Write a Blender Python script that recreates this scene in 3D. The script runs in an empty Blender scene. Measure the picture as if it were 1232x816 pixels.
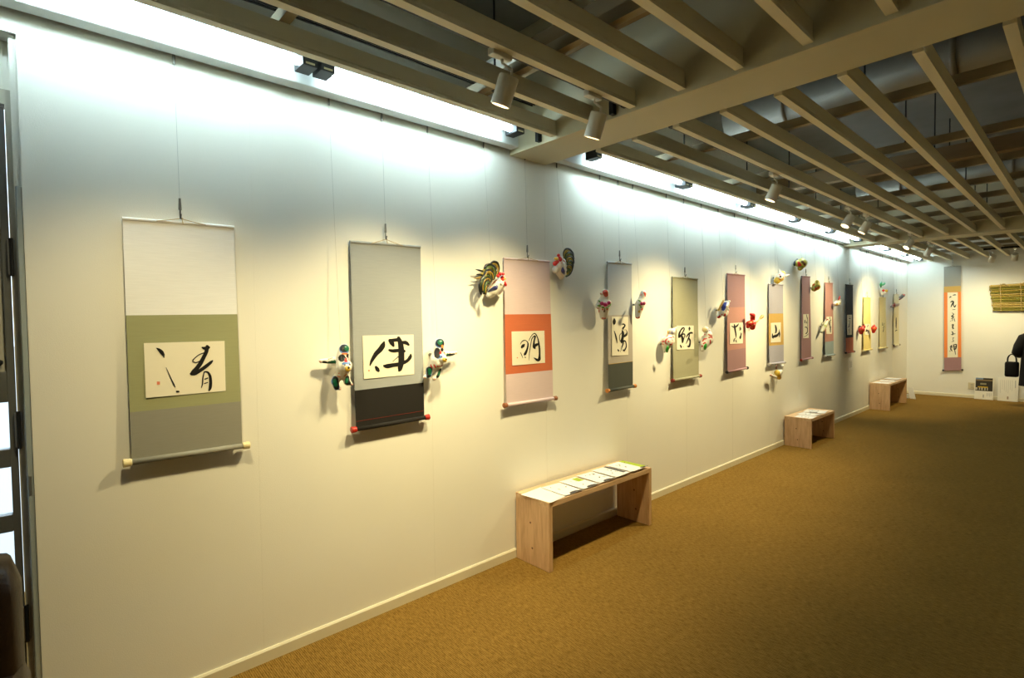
import bpy, bmesh, math, random
from mathutils import Vector, Matrix
from mathutils.bvhtree import BVHTree
random.seed(7)
scene = bpy.context.scene
COL = scene.collection

# ------------------------------------------------------------------ camera
IMG_W, IMG_H, FOC = 1232.0, 816.0, 638.04
YAW, PITCH, ROLL = math.radians(47.63), math.radians(1.8794), math.radians(0.6759)
CAM = Vector((2.464, 0.0, 1.5))
_f = Vector((-math.sin(YAW) * math.cos(PITCH), math.cos(YAW) * math.cos(PITCH), -math.sin(PITCH)))
_r0 = Vector((math.cos(YAW), math.sin(YAW), 0))
_d0 = _f.cross(_r0)
_r = math.cos(ROLL) * _r0 + math.sin(ROLL) * _d0
_d = -math.sin(ROLL) * _r0 + math.cos(ROLL) * _d0
cam_data = bpy.data.cameras.new('camera')
cam_data.sensor_width = 36.0
cam_data.lens = FOC / IMG_W * 36.0
cam_data.clip_start = 0.02
cam = bpy.data.objects.new('camera', cam_data)
COL.objects.link(cam)
cam.matrix_world = Matrix(((_r.x, -_d.x, -_f.x, CAM.x), (_r.y, -_d.y, -_f.y, CAM.y), (_r.z, -_d.z, -_f.z, CAM.z), (0, 0, 0, 1)))
scene.camera = cam

# ------------------------------------------------------------------ world, exposure
world = bpy.data.worlds.new('world')
scene.world = world
world.use_nodes = True
bg = world.node_tree.nodes['Background']
bg.inputs[0].default_value = (0.75, 0.9, 1.0, 1)
bg.inputs[1].default_value = 2.2
vs = scene.view_settings
vs.view_transform = 'Standard'
vs.look = 'None'
vs.exposure = 0.25
vs.gamma = 1.0
vs.use_curve_mapping = False
TUBE_STRENGTH = 30.0
SPOT_POWER = 92.0


# ------------------------------------------------------------------ pixel helpers
def ray(px, py):
    return _r * ((px - IMG_W / 2) / FOC) + _d * ((py - IMG_H / 2) / FOC) + _f


def on_plane(px, py, axis, value):
    r = ray(px, py)
    return CAM + r * ((value - CAM[axis]) / r[axis])


def wall_pt(px, py, x=0.0):
    return on_plane(px, py, 0, x)


BACK_Y = 12.75


def back_pt(px, py, off=0.0):
    return on_plane(px, py, 1, BACK_Y - off)


def metres_per_px(p):
    return (p - CAM).dot(_f) / FOC


# ------------------------------------------------------------------ materials
MATS = {}


def mat(name, color, rough=0.6, metal=0.0, emit=None, strength=0.0, noise=0.0, scale=40.0, bump=0.0, bump_scale=200.0, stretch=(1, 1, 1), spec=0.3, sheen=0.0):
    if name in MATS:
        return MATS[name]
    m = bpy.data.materials.new(name)
    m.use_nodes = True
    nt = m.node_tree
    b = nt.nodes['Principled BSDF']
    b.inputs['Base Color'].default_value = (*color, 1)
    b.inputs['Roughness'].default_value = rough
    b.inputs['Metallic'].default_value = metal
    b.inputs['Specular IOR Level'].default_value = spec
    if emit:
        b.inputs['Emission Color'].default_value = (*emit, 1)
        b.inputs['Emission Strength'].default_value = strength
    if noise or bump:
        tc = nt.nodes.new('ShaderNodeTexCoord')
        mp = nt.nodes.new('ShaderNodeMapping')
        mp.inputs['Scale'].default_value = stretch
        nt.links.new(tc.outputs['Object'], mp.inputs['Vector'])
    if noise:
        n = nt.nodes.new('ShaderNodeTexNoise')
        n.inputs['Scale'].default_value = scale
        n.inputs['Detail'].default_value = 5
        nt.links.new(mp.outputs[0], n.inputs['Vector'])
        mx = nt.nodes.new('ShaderNodeMix')
        mx.data_type = 'RGBA'
        mx.inputs['A'].default_value = (*[c * (1 - noise) for c in color], 1)
        mx.inputs['B'].default_value = (*[min(1, c * (1 + noise)) for c in color], 1)
        nt.links.new(n.outputs['Fac'], mx.inputs['Factor'])
        nt.links.new(mx.outputs['Result'], b.inputs['Base Color'])
    if bump:
        n2 = nt.nodes.new('ShaderNodeTexNoise')
        n2.inputs['Scale'].default_value = bump_scale
        n2.inputs['Detail'].default_value = 3
        nt.links.new(mp.outputs[0], n2.inputs['Vector'])
        bp = nt.nodes.new('ShaderNodeBump')
        bp.inputs['Strength'].default_value = bump
        bp.inputs['Distance'].default_value = 0.002
        nt.links.new(n2.outputs['Fac'], bp.inputs['Height'])
        nt.links.new(bp.outputs[0], b.inputs['Normal'])
    MATS[name] = m
    return m


def carpet_material():
    m = bpy.data.materials.new('sisal_carpet')
    m.use_nodes = True
    nt = m.node_tree
    b = nt.nodes['Principled BSDF']
    b.inputs['Roughness'].default_value = 0.95
    b.inputs['Specular IOR Level'].default_value = 0.05
    tc = nt.nodes.new('ShaderNodeTexCoord')
    mp = nt.nodes.new('ShaderNodeMapping')
    mp.inputs['Scale'].default_value = (0.22, 1.0, 1.0)
    nt.links.new(tc.outputs['Object'], mp.inputs[0])
    n1 = nt.nodes.new('ShaderNodeTexNoise')
    n1.inputs['Scale'].default_value = 130
    n1.inputs['Detail'].default_value = 6
    n1.inputs['Roughness'].default_value = 0.7
    nt.links.new(mp.outputs[0], n1.inputs['Vector'])
    wv = nt.nodes.new('ShaderNodeTexWave')
    wv.bands_direction = 'Y'
    wv.inputs['Scale'].default_value = 38
    wv.inputs['Distortion'].default_value = 2.5
    wv.inputs['Detail'].default_value = 2
    wv.inputs['Detail Scale'].default_value = 3
    nt.links.new(tc.outputs['Object'], wv.inputs['Vector'])
    n3 = nt.nodes.new('ShaderNodeTexNoise')
    n3.inputs['Scale'].default_value = 2.2
    n3.inputs['Detail'].default_value = 3
    nt.links.new(tc.outputs['Object'], n3.inputs['Vector'])
    add = nt.nodes.new('ShaderNodeMath')
    add.operation = 'MULTIPLY_ADD'
    add.inputs[1].default_value = 0.26
    nt.links.new(wv.outputs['Fac'], add.inputs[0])
    nt.links.new(n1.outputs['Fac'], add.inputs[2])
    cr = nt.nodes.new('ShaderNodeValToRGB')
    cr.color_ramp.elements[0].position = 0.42
    cr.color_ramp.elements[0].color = (0.115, 0.060, 0.010, 1)
    cr.color_ramp.elements[1].position = 0.80
    cr.color_ramp.elements[1].color = (0.31, 0.182, 0.042, 1)
    nt.links.new(add.outputs[0], cr.inputs[0])
    mx = nt.nodes.new('ShaderNodeMix')
    mx.data_type = 'RGBA'
    mx.blend_type = 'MULTIPLY'
    mx.inputs['Factor'].default_value = 0.35
    cr2 = nt.nodes.new('ShaderNodeValToRGB')
    cr2.color_ramp.elements[0].color = (0.72, 0.72, 0.72, 1)
    cr2.color_ramp.elements[0].position = 0.3
    cr2.color_ramp.elements[1].position = 0.7
    nt.links.new(n3.outputs['Fac'], cr2.inputs[0])
    nt.links.new(cr.outputs[0], mx.inputs['A'])
    nt.links.new(cr2.outputs[0], mx.inputs['B'])
    nt.links.new(mx.outputs['Result'], b.inputs['Base Color'])
    bp = nt.nodes.new('ShaderNodeBump')
    bp.inputs['Strength'].default_value = 0.5
    bp.inputs['Distance'].default_value = 0.004
    nt.links.new(add.outputs[0], bp.inputs['Height'])
    nt.links.new(bp.outputs[0], b.inputs['Normal'])
    MATS['carpet'] = m
    return m


def wood_material(name, c0, c1, axis_scale):
    m = bpy.data.materials.new(name)
    m.use_nodes = True
    nt = m.node_tree
    b = nt.nodes['Principled BSDF']
    b.inputs['Roughness'].default_value = 0.55
    tc = nt.nodes.new('ShaderNodeTexCoord')
    mp = nt.nodes.new('ShaderNodeMapping')
    mp.inputs['Scale'].default_value = axis_scale
    nt.links.new(tc.outputs['Object'], mp.inputs[0])
    n = nt.nodes.new('ShaderNodeTexNoise')
    n.inputs['Scale'].default_value = 9
    n.inputs['Detail'].default_value = 7
    n.inputs['Roughness'].default_value = 0.65
    n.inputs['Distortion'].default_value = 0.4
    nt.links.new(mp.outputs[0], n.inputs['Vector'])
    cr = nt.nodes.new('ShaderNodeValToRGB')
    cr.color_ramp.elements[0].position = 0.3
    cr.color_ramp.elements[0].color = (*c0, 1)
    cr.color_ramp.elements[1].position = 0.62
    cr.color_ramp.elements[1].color = (*c1, 1)
    nt.links.new(n.outputs['Fac'], cr.inputs[0])
    nt.links.new(cr.outputs[0], b.inputs['Base Color'])
    bp = nt.nodes.new('ShaderNodeBump')
    bp.inputs['Strength'].default_value = 0.12
    bp.inputs['Distance'].default_value = 0.002
    nt.links.new(n.outputs['Fac'], bp.inputs['Height'])
    nt.links.new(bp.outputs[0], b.inputs['Normal'])
    MATS[name] = m
    return m


def wall_material():
    m = mat('wall_paint', (0.86, 0.84, 0.755), 0.85, noise=0.025, scale=3.0, bump=0.25, bump_scale=260, spec=0.15)
    return m


def painted_material():
    """glossy lacquer over hand-painted colour stored per vertex"""
    m = bpy.data.materials.new('painted_papier_mache')
    m.use_nodes = True
    nt = m.node_tree
    b = nt.nodes['Principled BSDF']
    b.inputs['Roughness'].default_value = 0.3
    b.inputs['Specular IOR Level'].default_value = 0.45
    a = nt.nodes.new('ShaderNodeVertexColor')
    a.layer_name = 'paint'
    nt.links.new(a.outputs['Color'], b.inputs['Base Color'])
    MATS['painted'] = m
    return m


WALL = wall_material()
CARPET = carpet_material()
PAINTED = painted_material()
BENCH_V = wood_material('bench_wood_upright', (0.55, 0.32, 0.165), (0.75, 0.50, 0.28), (5, 5, 0.5))
BENCH_H = wood_material('bench_wood_top', (0.57, 0.36, 0.19), (0.78, 0.54, 0.32), (5, 0.5, 5))
BASE = mat('baseboard_paint', (0.74, 0.68, 0.50), 0.6, noise=0.03, scale=6)
BATTEN = mat('batten_paint', (0.80, 0.73, 0.54), 0.65, noise=0.05, scale=4, stretch=(4, .6, 4))
BEAM = mat('beam_paint', (0.62, 0.57, 0.40), 0.75, noise=0.03, scale=5)
CONCRETE = mat('slab_concrete', (0.20, 0.20, 0.185), 0.95, noise=0.35, scale=2.5)
CHANNEL = mat('channel_paint', (0.34, 0.29, 0.20), 0.6, noise=0.1, scale=6)
STEEL = mat('galvanised_steel', (0.42, 0.43, 0.43), 0.35, metal=0.9, noise=0.2, scale=8)
DARKMETAL = mat('black_metal', (0.012, 0.013, 0.015), 0.5)
WHITEMETAL = mat('white_enamel', (0.80, 0.76, 0.66), 0.45, noise=0.03, scale=20)
RAILWHITE = mat('rail_white', (0.62, 0.62, 0.58), 0.55)
FIXTURE = mat('fixture_grey', (0.25, 0.31, 0.35), 0.45)
TUBE = mat('fluorescent_tube', (0.9, 0.95, 1.0), 0.4, emit=(0.70, 0.93, 1.0), strength=TUBE_STRENGTH)
LENS = mat('lamp_lens', (1, 0.9, 0.7), 0.4, emit=(1.0, 0.72, 0.38), strength=22.0)
WIRE = mat('wire_steel', (0.55, 0.54, 0.48), 0.5)
NYLON = mat('nylon_line', (0.62, 0.60, 0.52), 0.4)
HOOK = mat('hook_steel', (0.22, 0.22, 0.20), 0.35, metal=0.8)
CORD = mat('scroll_cord', (0.55, 0.40, 0.20), 0.8)
INK = mat('sumi_ink', (0.008, 0.007, 0.006), 0.55)
SEAL = mat('seal_red', (0.75, 0.22, 0.12), 0.7)
PAPER = mat('calligraphy_paper', (0.85, 0.79, 0.62), 0.85, noise=0.02, scale=30)
LEAFLET = mat('leaflet_paper', (0.86, 0.85, 0.82), 0.6)


# ------------------------------------------------------------------ mesh builder
class MB:
    def __init__(self):
        self.v = []
        self.f = []

    def _add(self, vs_, fs_):
        o = len(self.v)
        self.v += [Vector(p) for p in vs_]
        self.f += [tuple(i + o for i in f) for f in fs_]
        return self

    def box(self, lo, hi):
        x0, y0, z0 = lo
        x1, y1, z1 = hi
        return self._add([(x0, y0, z0), (x1, y0, z0), (x1, y1, z0), (x0, y1, z0), (x0, y0, z1), (x1, y0, z1), (x1, y1, z1), (x0, y1, z1)],
                         [(0, 3, 2, 1), (4, 5, 6, 7), (0, 1, 5, 4), (1, 2, 6, 5), (2, 3, 7, 6), (3, 0, 4, 7)])

    def prism(self, profile, p0, p1, u, w):
        """extrude a 2-D profile [(a, b)] spanned by u, w from p0 to p1"""
        p0, p1, u, w = Vector(p0), Vector(p1), Vector(u), Vector(w)
        n = len(profile)
        vs_ = [p0 + u * a + w * b for a, b in profile] + [p1 + u * a + w * b for a, b in profile]
        fs_ = [(i, (i + 1) % n, (i + 1) % n + n, i + n) for i in range(n)] + [tuple(range(n))[::-1], tuple(range(n, 2 * n))]
        return self._add(vs_, fs_)

    def tube(self, pts, rad, n=8, caps=True):
        pts = [Vector(p) for p in pts]
        if not isinstance(rad, (list, tuple)):
            rad = [rad] * len(pts)
        vs_, fs_ = [], []
        t = (pts[1] - pts[0]).normalized()
        a = t.orthogonal().normalized()
        for i, p in enumerate(pts):
            if 0 < i < len(pts) - 1:
                t = ((pts[i + 1] - p).normalized() + (p - pts[i - 1]).normalized()).normalized()
            elif i:
                t = (p - pts[i - 1]).normalized()
            a = (a - t * a.dot(t)).normalized()
            b = t.cross(a)
            for k in range(n):
                q = 2 * math.pi * k / n
                vs_.append(p + (a * math.cos(q) + b * math.sin(q)) * rad[i])
        for i in range(len(pts) - 1):
            for k in range(n):
                fs_.append((i * n + k, i * n + (k + 1) % n, (i + 1) * n + (k + 1) % n, (i + 1) * n + k))
        if caps:
            fs_.append(tuple(range(n))[::-1])
            fs_.append(tuple(range((len(pts) - 1) * n, len(pts) * n)))
        return self._add(vs_, fs_)

    def ball(self, c, r, nu=12, nv=8, scale=(1, 1, 1)):
        c = Vector(c)
        vs_, fs_ = [c + Vector((0, 0, r * scale[2]))], []
        for j in range(1, nv):
            th = math.pi * j / nv
            for k in range(nu):
                ph = 2 * math.pi * k / nu
                vs_.append(c + Vector((r * scale[0] * math.sin(th) * math.cos(ph), r * scale[1] * math.sin(th) * math.sin(ph), r * scale[2] * math.cos(th))))
        vs_.append(c - Vector((0, 0, r * scale[2])))
        for k in range(nu):
            fs_.append((0, 1 + k, 1 + (k + 1) % nu))
            fs_.append((len(vs_) - 1, 1 + (nv - 2) * nu + (k + 1) % nu, 1 + (nv - 2) * nu + k))
        for j in range(nv - 2):
            for k in range(nu):
                a = 1 + j * nu + k
                b = 1 + j * nu + (k + 1) % nu
                fs_.append((a, a + nu, b + nu, b))
        return self._add(vs_, fs_)

    def sheet(self, rows, thick, normal):
        """closed thin sheet from rows of points (a grid), thickened along -normal"""
        n = Vector(normal) * thick
        nr, nc = len(rows), len(rows[0])
        top = [Vector(p) for r in rows for p in r]
        vs_ = top + [p - n for p in top]
        o = nr * nc
        fs_ = []
        for i in range(nr - 1):
            for j in range(nc - 1):
                a, b, c, d = i * nc + j, i * nc + j + 1, (i + 1) * nc + j + 1, (i + 1) * nc + j
                fs_.append((a, b, c, d))
                fs_.append((a + o, d + o, c + o, b + o))
        ring = [j for j in range(nc)] + [i * nc + nc - 1 for i in range(1, nr)] + [(nr - 1) * nc + j for j in range(nc - 2, -1, -1)] + [i * nc for i in range(nr - 2, 0, -1)]
        for i in range(len(ring)):
            a, b = ring[i], ring[(i + 1) % len(ring)]
            fs_.append((a, a + o, b + o, b))
        return self._add(vs_, fs_)

    def poly(self, pts):
        return self._add(pts, [tuple(range(len(pts)))])

    def mesh(self, name, m, origin=(0, 0, 0), smooth=False, bevel=0.0):
        o = Vector(origin)
        me = bpy.data.meshes.new(name)
        me.from_pydata([tuple(p - o) for p in self.v], [], self.f)
        bm = bmesh.new()
        bm.from_mesh(me)
        bmesh.ops.recalc_face_normals(bm, faces=bm.faces)
        if bevel:
            bmesh.ops.bevel(bm, geom=[e for e in bm.edges if e.calc_face_angle(0) > 0.8], offset=bevel, segments=2, affect='EDGES', profile=0.6)
        bm.to_mesh(me)
        bm.free()
        if smooth:
            for p in me.polygons:
                p.use_smooth = True
        if m:
            me.materials.append(m)
        return me

    def base(self):
        xs, ys, zs = zip(*[tuple(p) for p in self.v])
        return Vector(((min(xs) + max(xs)) / 2, (min(ys) + max(ys)) / 2, min(zs)))

    def build(self, name, m, parent=None, smooth=False, bevel=0.0, label=None, category=None, group=None, kind=None, origin=None):
        if parent is not None:
            org = world_of(parent)
        else:
            org = Vector(origin) if origin is not None else self.base()
        me = self.mesh(name, m, org, smooth, bevel)
        ob = bpy.data.objects.new(name, me)
        COL.objects.link(ob)
        if parent is not None:
            ob.parent = parent
        else:
            ob.location = org
        tag(ob, label, category, group, kind)
        return ob


def world_of(o):
    p = Vector(o.location)
    while o.parent:
        o = o.parent
        p += Vector(o.location)
    return p


def tag(o, label=None, category=None, group=None, kind=None):
    if label:
        o['label'] = label
    if category:
        o['category'] = category
    if group:
        o['group'] = group
    if kind:
        o['kind'] = kind
    return o


def thing(name, label, category, loc, group=None):
    e = bpy.data.objects.new(name, None)
    e.empty_display_size = 0.05
    COL.objects.link(e)
    e.location = loc
    return tag(e, label, category, group)


def place(me, name, loc, parent=None, rot=None):
    ob = bpy.data.objects.new(name, me)
    COL.objects.link(ob)
    if parent is not None:
        ob.parent = parent
        ob.location = Vector(loc) - world_of(parent)
    else:
        ob.location = loc
    if rot is not None:
        ob.rotation_mode = 'QUATERNION'
        ob.rotation_quaternion = rot
    return ob


def copy_tree(src, loc=None, parent=None):
    c = src.copy()
    COL.objects.link(c)
    if parent is not None:
        c.parent = parent
    if loc is not None:
        c.location = loc
    for ch in src.children:
        copy_tree(ch, None, c)
    return c


def catmull(pts, sub=6):
    out = []
    n = len(pts)
    for i in range(n - 1):
        p0, p1, p2, p3 = pts[max(0, i - 1)], pts[i], pts[i + 1], pts[min(n - 1, i + 2)]
        for k in range(sub):
            t = k / sub
            out.append(tuple(0.5 * (2 * b + (c - a) * t + (2 * a - 5 * b + 4 * c - d) * t * t + (3 * b - a - 3 * c + d) * t ** 3) for a, b, c, d in zip(p0, p1, p2, p3)))
    out.append(tuple(pts[-1]))
    return out


# ------------------------------------------------------------------ room shell
RX, YB, ZS = 6.4, -3.2, 3.25         # right wall, wall behind, slab underside
DOOR_Y0, DOOR_Z = -0.95, 2.49
sh = 0.25
wall_mb = MB()
wall_mb.box((-sh, 0.0, 0), (0, BACK_Y + sh, ZS + .2))
wall_left = wall_mb.build('wall_left', WALL, kind='structure', origin=(0, 0, 0))
MB().box((-sh, DOOR_Y0, DOOR_Z), (0, 0, ZS + .2)).build('wall_left_header', WALL, parent=wall_left)
MB().box((-sh, YB - sh, 0), (0, DOOR_Y0, ZS + .2)).build('wall_left_return', WALL, parent=wall_left)
MB().box((0, BACK_Y, 0), (RX, BACK_Y + sh, ZS + .2)).build('wall_back', WALL, kind='structure', origin=(0, BACK_Y, 0))
MB().box((RX, YB - sh, 0), (RX + sh, BACK_Y + sh, ZS + .2)).build('wall_right', WALL, kind='structure')
MB().box((0, YB - sh, 0), (RX, YB, ZS + .2)).build('wall_front', WALL, kind='structure')
MB().box((-1.6, YB - sh, -0.1), (RX + sh, BACK_Y + sh, 0)).build('floor', CARPET, kind='structure', origin=(0, 0, 0))


def skirting(name, p0, p1, out):
    prof = [(0, 0), (0.012, 0), (0.012, 0.048), (0.006, 0.056), (0, 0.056)]
    MB().prism(prof, p0, p1, out, (0, 0, 1)).build(name, BASE, kind='structure')


MB().box((RX + sh, -30, -0.35), (60, 45, -0.15)).build('ground', mat('sky_block_paving', (0.16, 0.15, 0.13), 0.9, noise=0.2, scale=1.5), kind='structure')  # unseen ground beyond the right wall, added to block sky light from below
MB().box((-60, -30, -0.35), (-1.6, 45, -0.15)).build('ground', mat('pale_outdoor_paving', (0.55, 0.56, 0.56), 0.9, noise=0.05, scale=1.5), kind='structure')


skirting('baseboard_left', (0, 0, 0), (0, BACK_Y, 0), (1, 0, 0))
skirting('baseboard_back', (0.012, BACK_Y, 0), (RX, BACK_Y, 0), (0, -1, 0))
skirting('baseboard_right', (RX, YB, 0), (RX, BACK_Y - 0.012, 0), (-1, 0, 0))

seam = MB().box((0, -0.0025, 0.06), (0.0006, 0.0025, 2.69)).mesh('panel_seam', WALL)
for k in range(14):
    place(seam, 'panel_seam', (0, 0.735 + 0.91 * k, 0), wall_left)

# ceiling: slab with cross beams, battens and channels below it
ceiling = MB().box((-sh, YB - sh, ZS), (RX + sh, BACK_Y + sh, ZS + 0.2)).build('ceiling', CONCRETE, kind='structure', origin=(0, 0, ZS))
BEAMS = [(2.245, 2.565), (8.78, 9.10)]
for y0, y1 in BEAMS:
    MB().box((0.0, y0, 2.532), (RX, y1, ZS)).build('cross_beam', BEAM, ceiling, bevel=0.004)
SECTIONS = [(YB + 0.02, 2.243), (2.645, 8.778), (9.18, BACK_Y - 0.02)]
BAT_X = [0.378 + 0.2665 * i for i in range(23)]
prof = [(-0.015, 0.085), (0.015, 0.085), (0.0155, 0.022), (0.019, 0.012), (0.019, 0.0), (-0.019, 0.0), (-0.019, 0.012), (-0.0155, 0.022)]
for y0, y1 in SECTIONS:
    me = MB().prism(prof, (0, 0, 0), (0, y1 - y0, 0), (1, 0, 0), (0, 0, 1)).mesh('batten', BATTEN)
    for x in BAT_X:
        place(me, 'batten', (x, y0, 2.55), ceiling)
chan = MB().prism([(-.02, 0), (.02, 0), (.02, .05), (.016, .05), (.016, .004), (-.016, .004), (-.016, .05), (-.02, .05)], (0.05, 0, 0), (RX - 0.05, 0, 0), (0, 1, 0), (0, 0, 1)).mesh('channel', CHANNEL)
CH_Y = [-2.2, -1.2, -0.2, 0.75, 1.7, 3.42, 4.46, 5.31, 6.08, 6.82, 7.6, 8.35, 9.7, 10.5, 11.3, 12.1]
for y in CH_Y:
    place(chan, 'channel', (0, y, 2.637), ceiling)
rod = MB().tube([(0, 0, 0), (0, 0, ZS - 2.68)], 0.005, 6).mesh('hanger_rod', DARKMETAL)
for i, y in enumerate(CH_Y):
    for x in (0.5, 1.58, 2.65, 3.7, 4.8, 5.9):
        place(rod, 'hanger_rod', (x + 0.02 * (i % 2), y, 2.68), ceiling)
bracket = MB().box((-0.012, -0.03, 0), (0.012, 0, 0.08)).mesh('bracket', DARKMETAL)
for x in (0.27, 0.80):
    place(bracket, 'bracket', (x, 2.243, 2.545), ceiling)

# services above the battens
DUCT = mat('duct_metal', (0.28, 0.26, 0.22), 0.5, metal=0.5, noise=0.3, scale=5)
TIMBER = mat('joist_timber', (0.26, 0.18, 0.09), 0.7, noise=0.25, scale=6, stretch=(.5, 4, 4))


def duct(y, z, r, x0, x1, label):
    t = thing('air_duct', label, 'duct', ((x0 + x1) / 2, y, z - r), 'air ducts above the battens')
    MB().tube([(x0, y, z), (x1, y, z)], r, 24).build('pipe', DUCT, t, smooth=True)
    k = x0 + 0.4
    while k < x1:
        MB().tube([(k, y, z), (k + 0.03, y, z)], r + 0.008, 24).build('joint_band', DUCT, t, smooth=True)
        k += 0.9
    for k in (x0 + .7, x1 - .7):
        MB().tube([(k, y, z + r), (k, y, ZS)], 0.006, 6).build('hanger', DARKMETAL, t)


duct(1.15, 3.0, 0.13, 0.9, 5.3, 'round metal air duct above the battens before the near cross beam')
duct(3.95, 2.98, 0.14, 0.6, 5.3, 'round metal air duct above the battens behind the near cross beam')
duct(7.2, 2.98, 0.14, 0.6, 5.3, 'round metal air duct above the battens before the far cross beam')
for y, lab in ((1.95, 'bare timber joist above the battens beside the near cross beam'), (5.75, 'bare timber joist above the battens between two round ducts'), (10.1, 'bare timber joist above the battens beyond the far cross beam')):
    MB().box((0.05, y - .045, 2.80), (RX - .05, y + .045, 2.92)).build('timber_joist', TIMBER, label=lab, category='joist', group='timber joists in the ceiling void')
for k, (x, y, lab) in enumerate(((0.16, .2, 'white rectangular panel strip above the fluorescent light nearest the door'), (0.16, 1.75, 'white rectangular panel strip above the fluorescent light by the near cross beam'))):
    MB().box((x, y, 2.80), (x + .5, y + .12, 2.815)).build('panel_strip', RAILWHITE, label=lab, category='panel')
cable = MB()
for k in range(3):
    cable.tube(catmull([(0.25 + .02 * k, -1.6, 2.74), (0.26 + .02 * k, -.4, 2.73 + .01 * k), (0.23 + .015 * k, .3, 2.735), (0.27, .8, 2.74 + .012 * k), (0.25 + .02 * k, 2.2, 2.75)]), 0.005, 6)
cable.build('cable_bundle', DARKMETAL, smooth=True, label='bundle of black cables lying above the first batten', category='cable')

# ------------------------------------------------------------------ picture rail boards and fluorescent lights
for n, (y0, y1) in enumerate(((YB, 2.235), (2.57, 8.775), (9.105, BACK_Y - 0.005))):
    t = MB().prism([(0.022, 0.0), (0.089, 0.0), (0.092, 0.003), (0.092, 0.14), (0.0, 0.155), (0.0, 0.14), (0.020, 0.13)], (0, y0, 2.560), (0, y1, 2.560), (1, 0, 0), (0, 0, 1)).build('trim_%d' % (n + 1), RAILWHITE, kind='structure')

TL = 1.06
TX, TZ = 0.198, 2.606


def make_fluorescent():
    e = thing('fluorescent_light', '', 'light', (TX, 0, TZ))
    MB().prism([(-0.045, 0.028), (0.035, 0.028), (0.045, 0.036), (0.045, 0.085), (-0.045, 0.085)], (TX, -0.03, TZ), (TX, TL + 0.03, TZ), (1, 0, 0), (0, 0, 1)).build('housing', FIXTURE, e)
    MB().tube([(TX, 0, TZ), (TX, TL, TZ)], 0.019, 16).build('tube', TUBE, e, smooth=True)
    for y in (-0.065, TL + 0.003):
        s = MB().box((TX - 0.048, y, TZ - 0.03), (TX + 0.048, y + 0.062, TZ + 0.09)).build('end_socket', DARKMETAL, e, bevel=0.003)
        MB().box((TX + 0.02, y + 0.012, TZ - 0.024), (TX + 0.0485, y + 0.05, TZ - 0.016)).build('rating_mark', mat('print_gold', (0.35, 0.30, 0.18), 0.6), s)
    MB().tube([(TX - 0.02, .02, TZ + .02), (TX - 0.02, .05, TZ + .03)], 0.006, 6).build('starter', STEEL, e)
    return e


LIGHT_Y = [(-0.19, 'above the cream and green scroll by the door'), (1.015, 'above the black-footed scroll and ending at the near cross beam'),
           (2.86, 'starting at the near cross beam above the silver-grey scroll'), (4.052, 'above the olive scroll'), (5.244, 'above the grey and gold scroll'), (6.436, 'above the plum scroll with an arched brushstroke'), (7.628, 'ending at the far cross beam above the salmon and blue scroll'),
           (9.20, 'starting beyond the far cross beam above the dark navy scroll'), (10.395, 'above the yellow scrolls beyond the far cross beam'), (11.59, 'last in line before the end wall')]
proto = make_fluorescent()
for i, (y, lab) in enumerate(LIGHT_Y):
    o = proto if i == 0 else copy_tree(proto)
    o.location = (TX, y, TZ)
    tag(o, 'white fluorescent tube light ' + lab, 'light', 'fluorescent lights along the wall rail')

# lighting tracks beside the third batten
TRX, TRZ = 0.880, 2.562
for y0, y1, lab in ((YB + .1, 2.24, 'black lighting track beside a batten before the near cross beam'), (2.65, 8.77, 'black lighting track beside a batten between the two cross beams'), (9.2, 12.6, 'black lighting track beside a batten beyond the far cross beam')):
    t = thing('lighting_track', lab, 'track', (TRX, (y0 + y1) / 2, TRZ), 'lighting tracks')
    MB().box((TRX - 0.016, y0, TRZ), (TRX + 0.016, y1, TRZ + 0.03)).build('channel_body', DARKMETAL, t)
    for yy in (y0, y1 - 0.03):
        MB().box((TRX - 0.018, yy, TRZ - 0.002), (TRX + 0.018, yy + 0.03, TRZ + 0.032)).build('end_cap', DARKMETAL, t)


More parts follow.
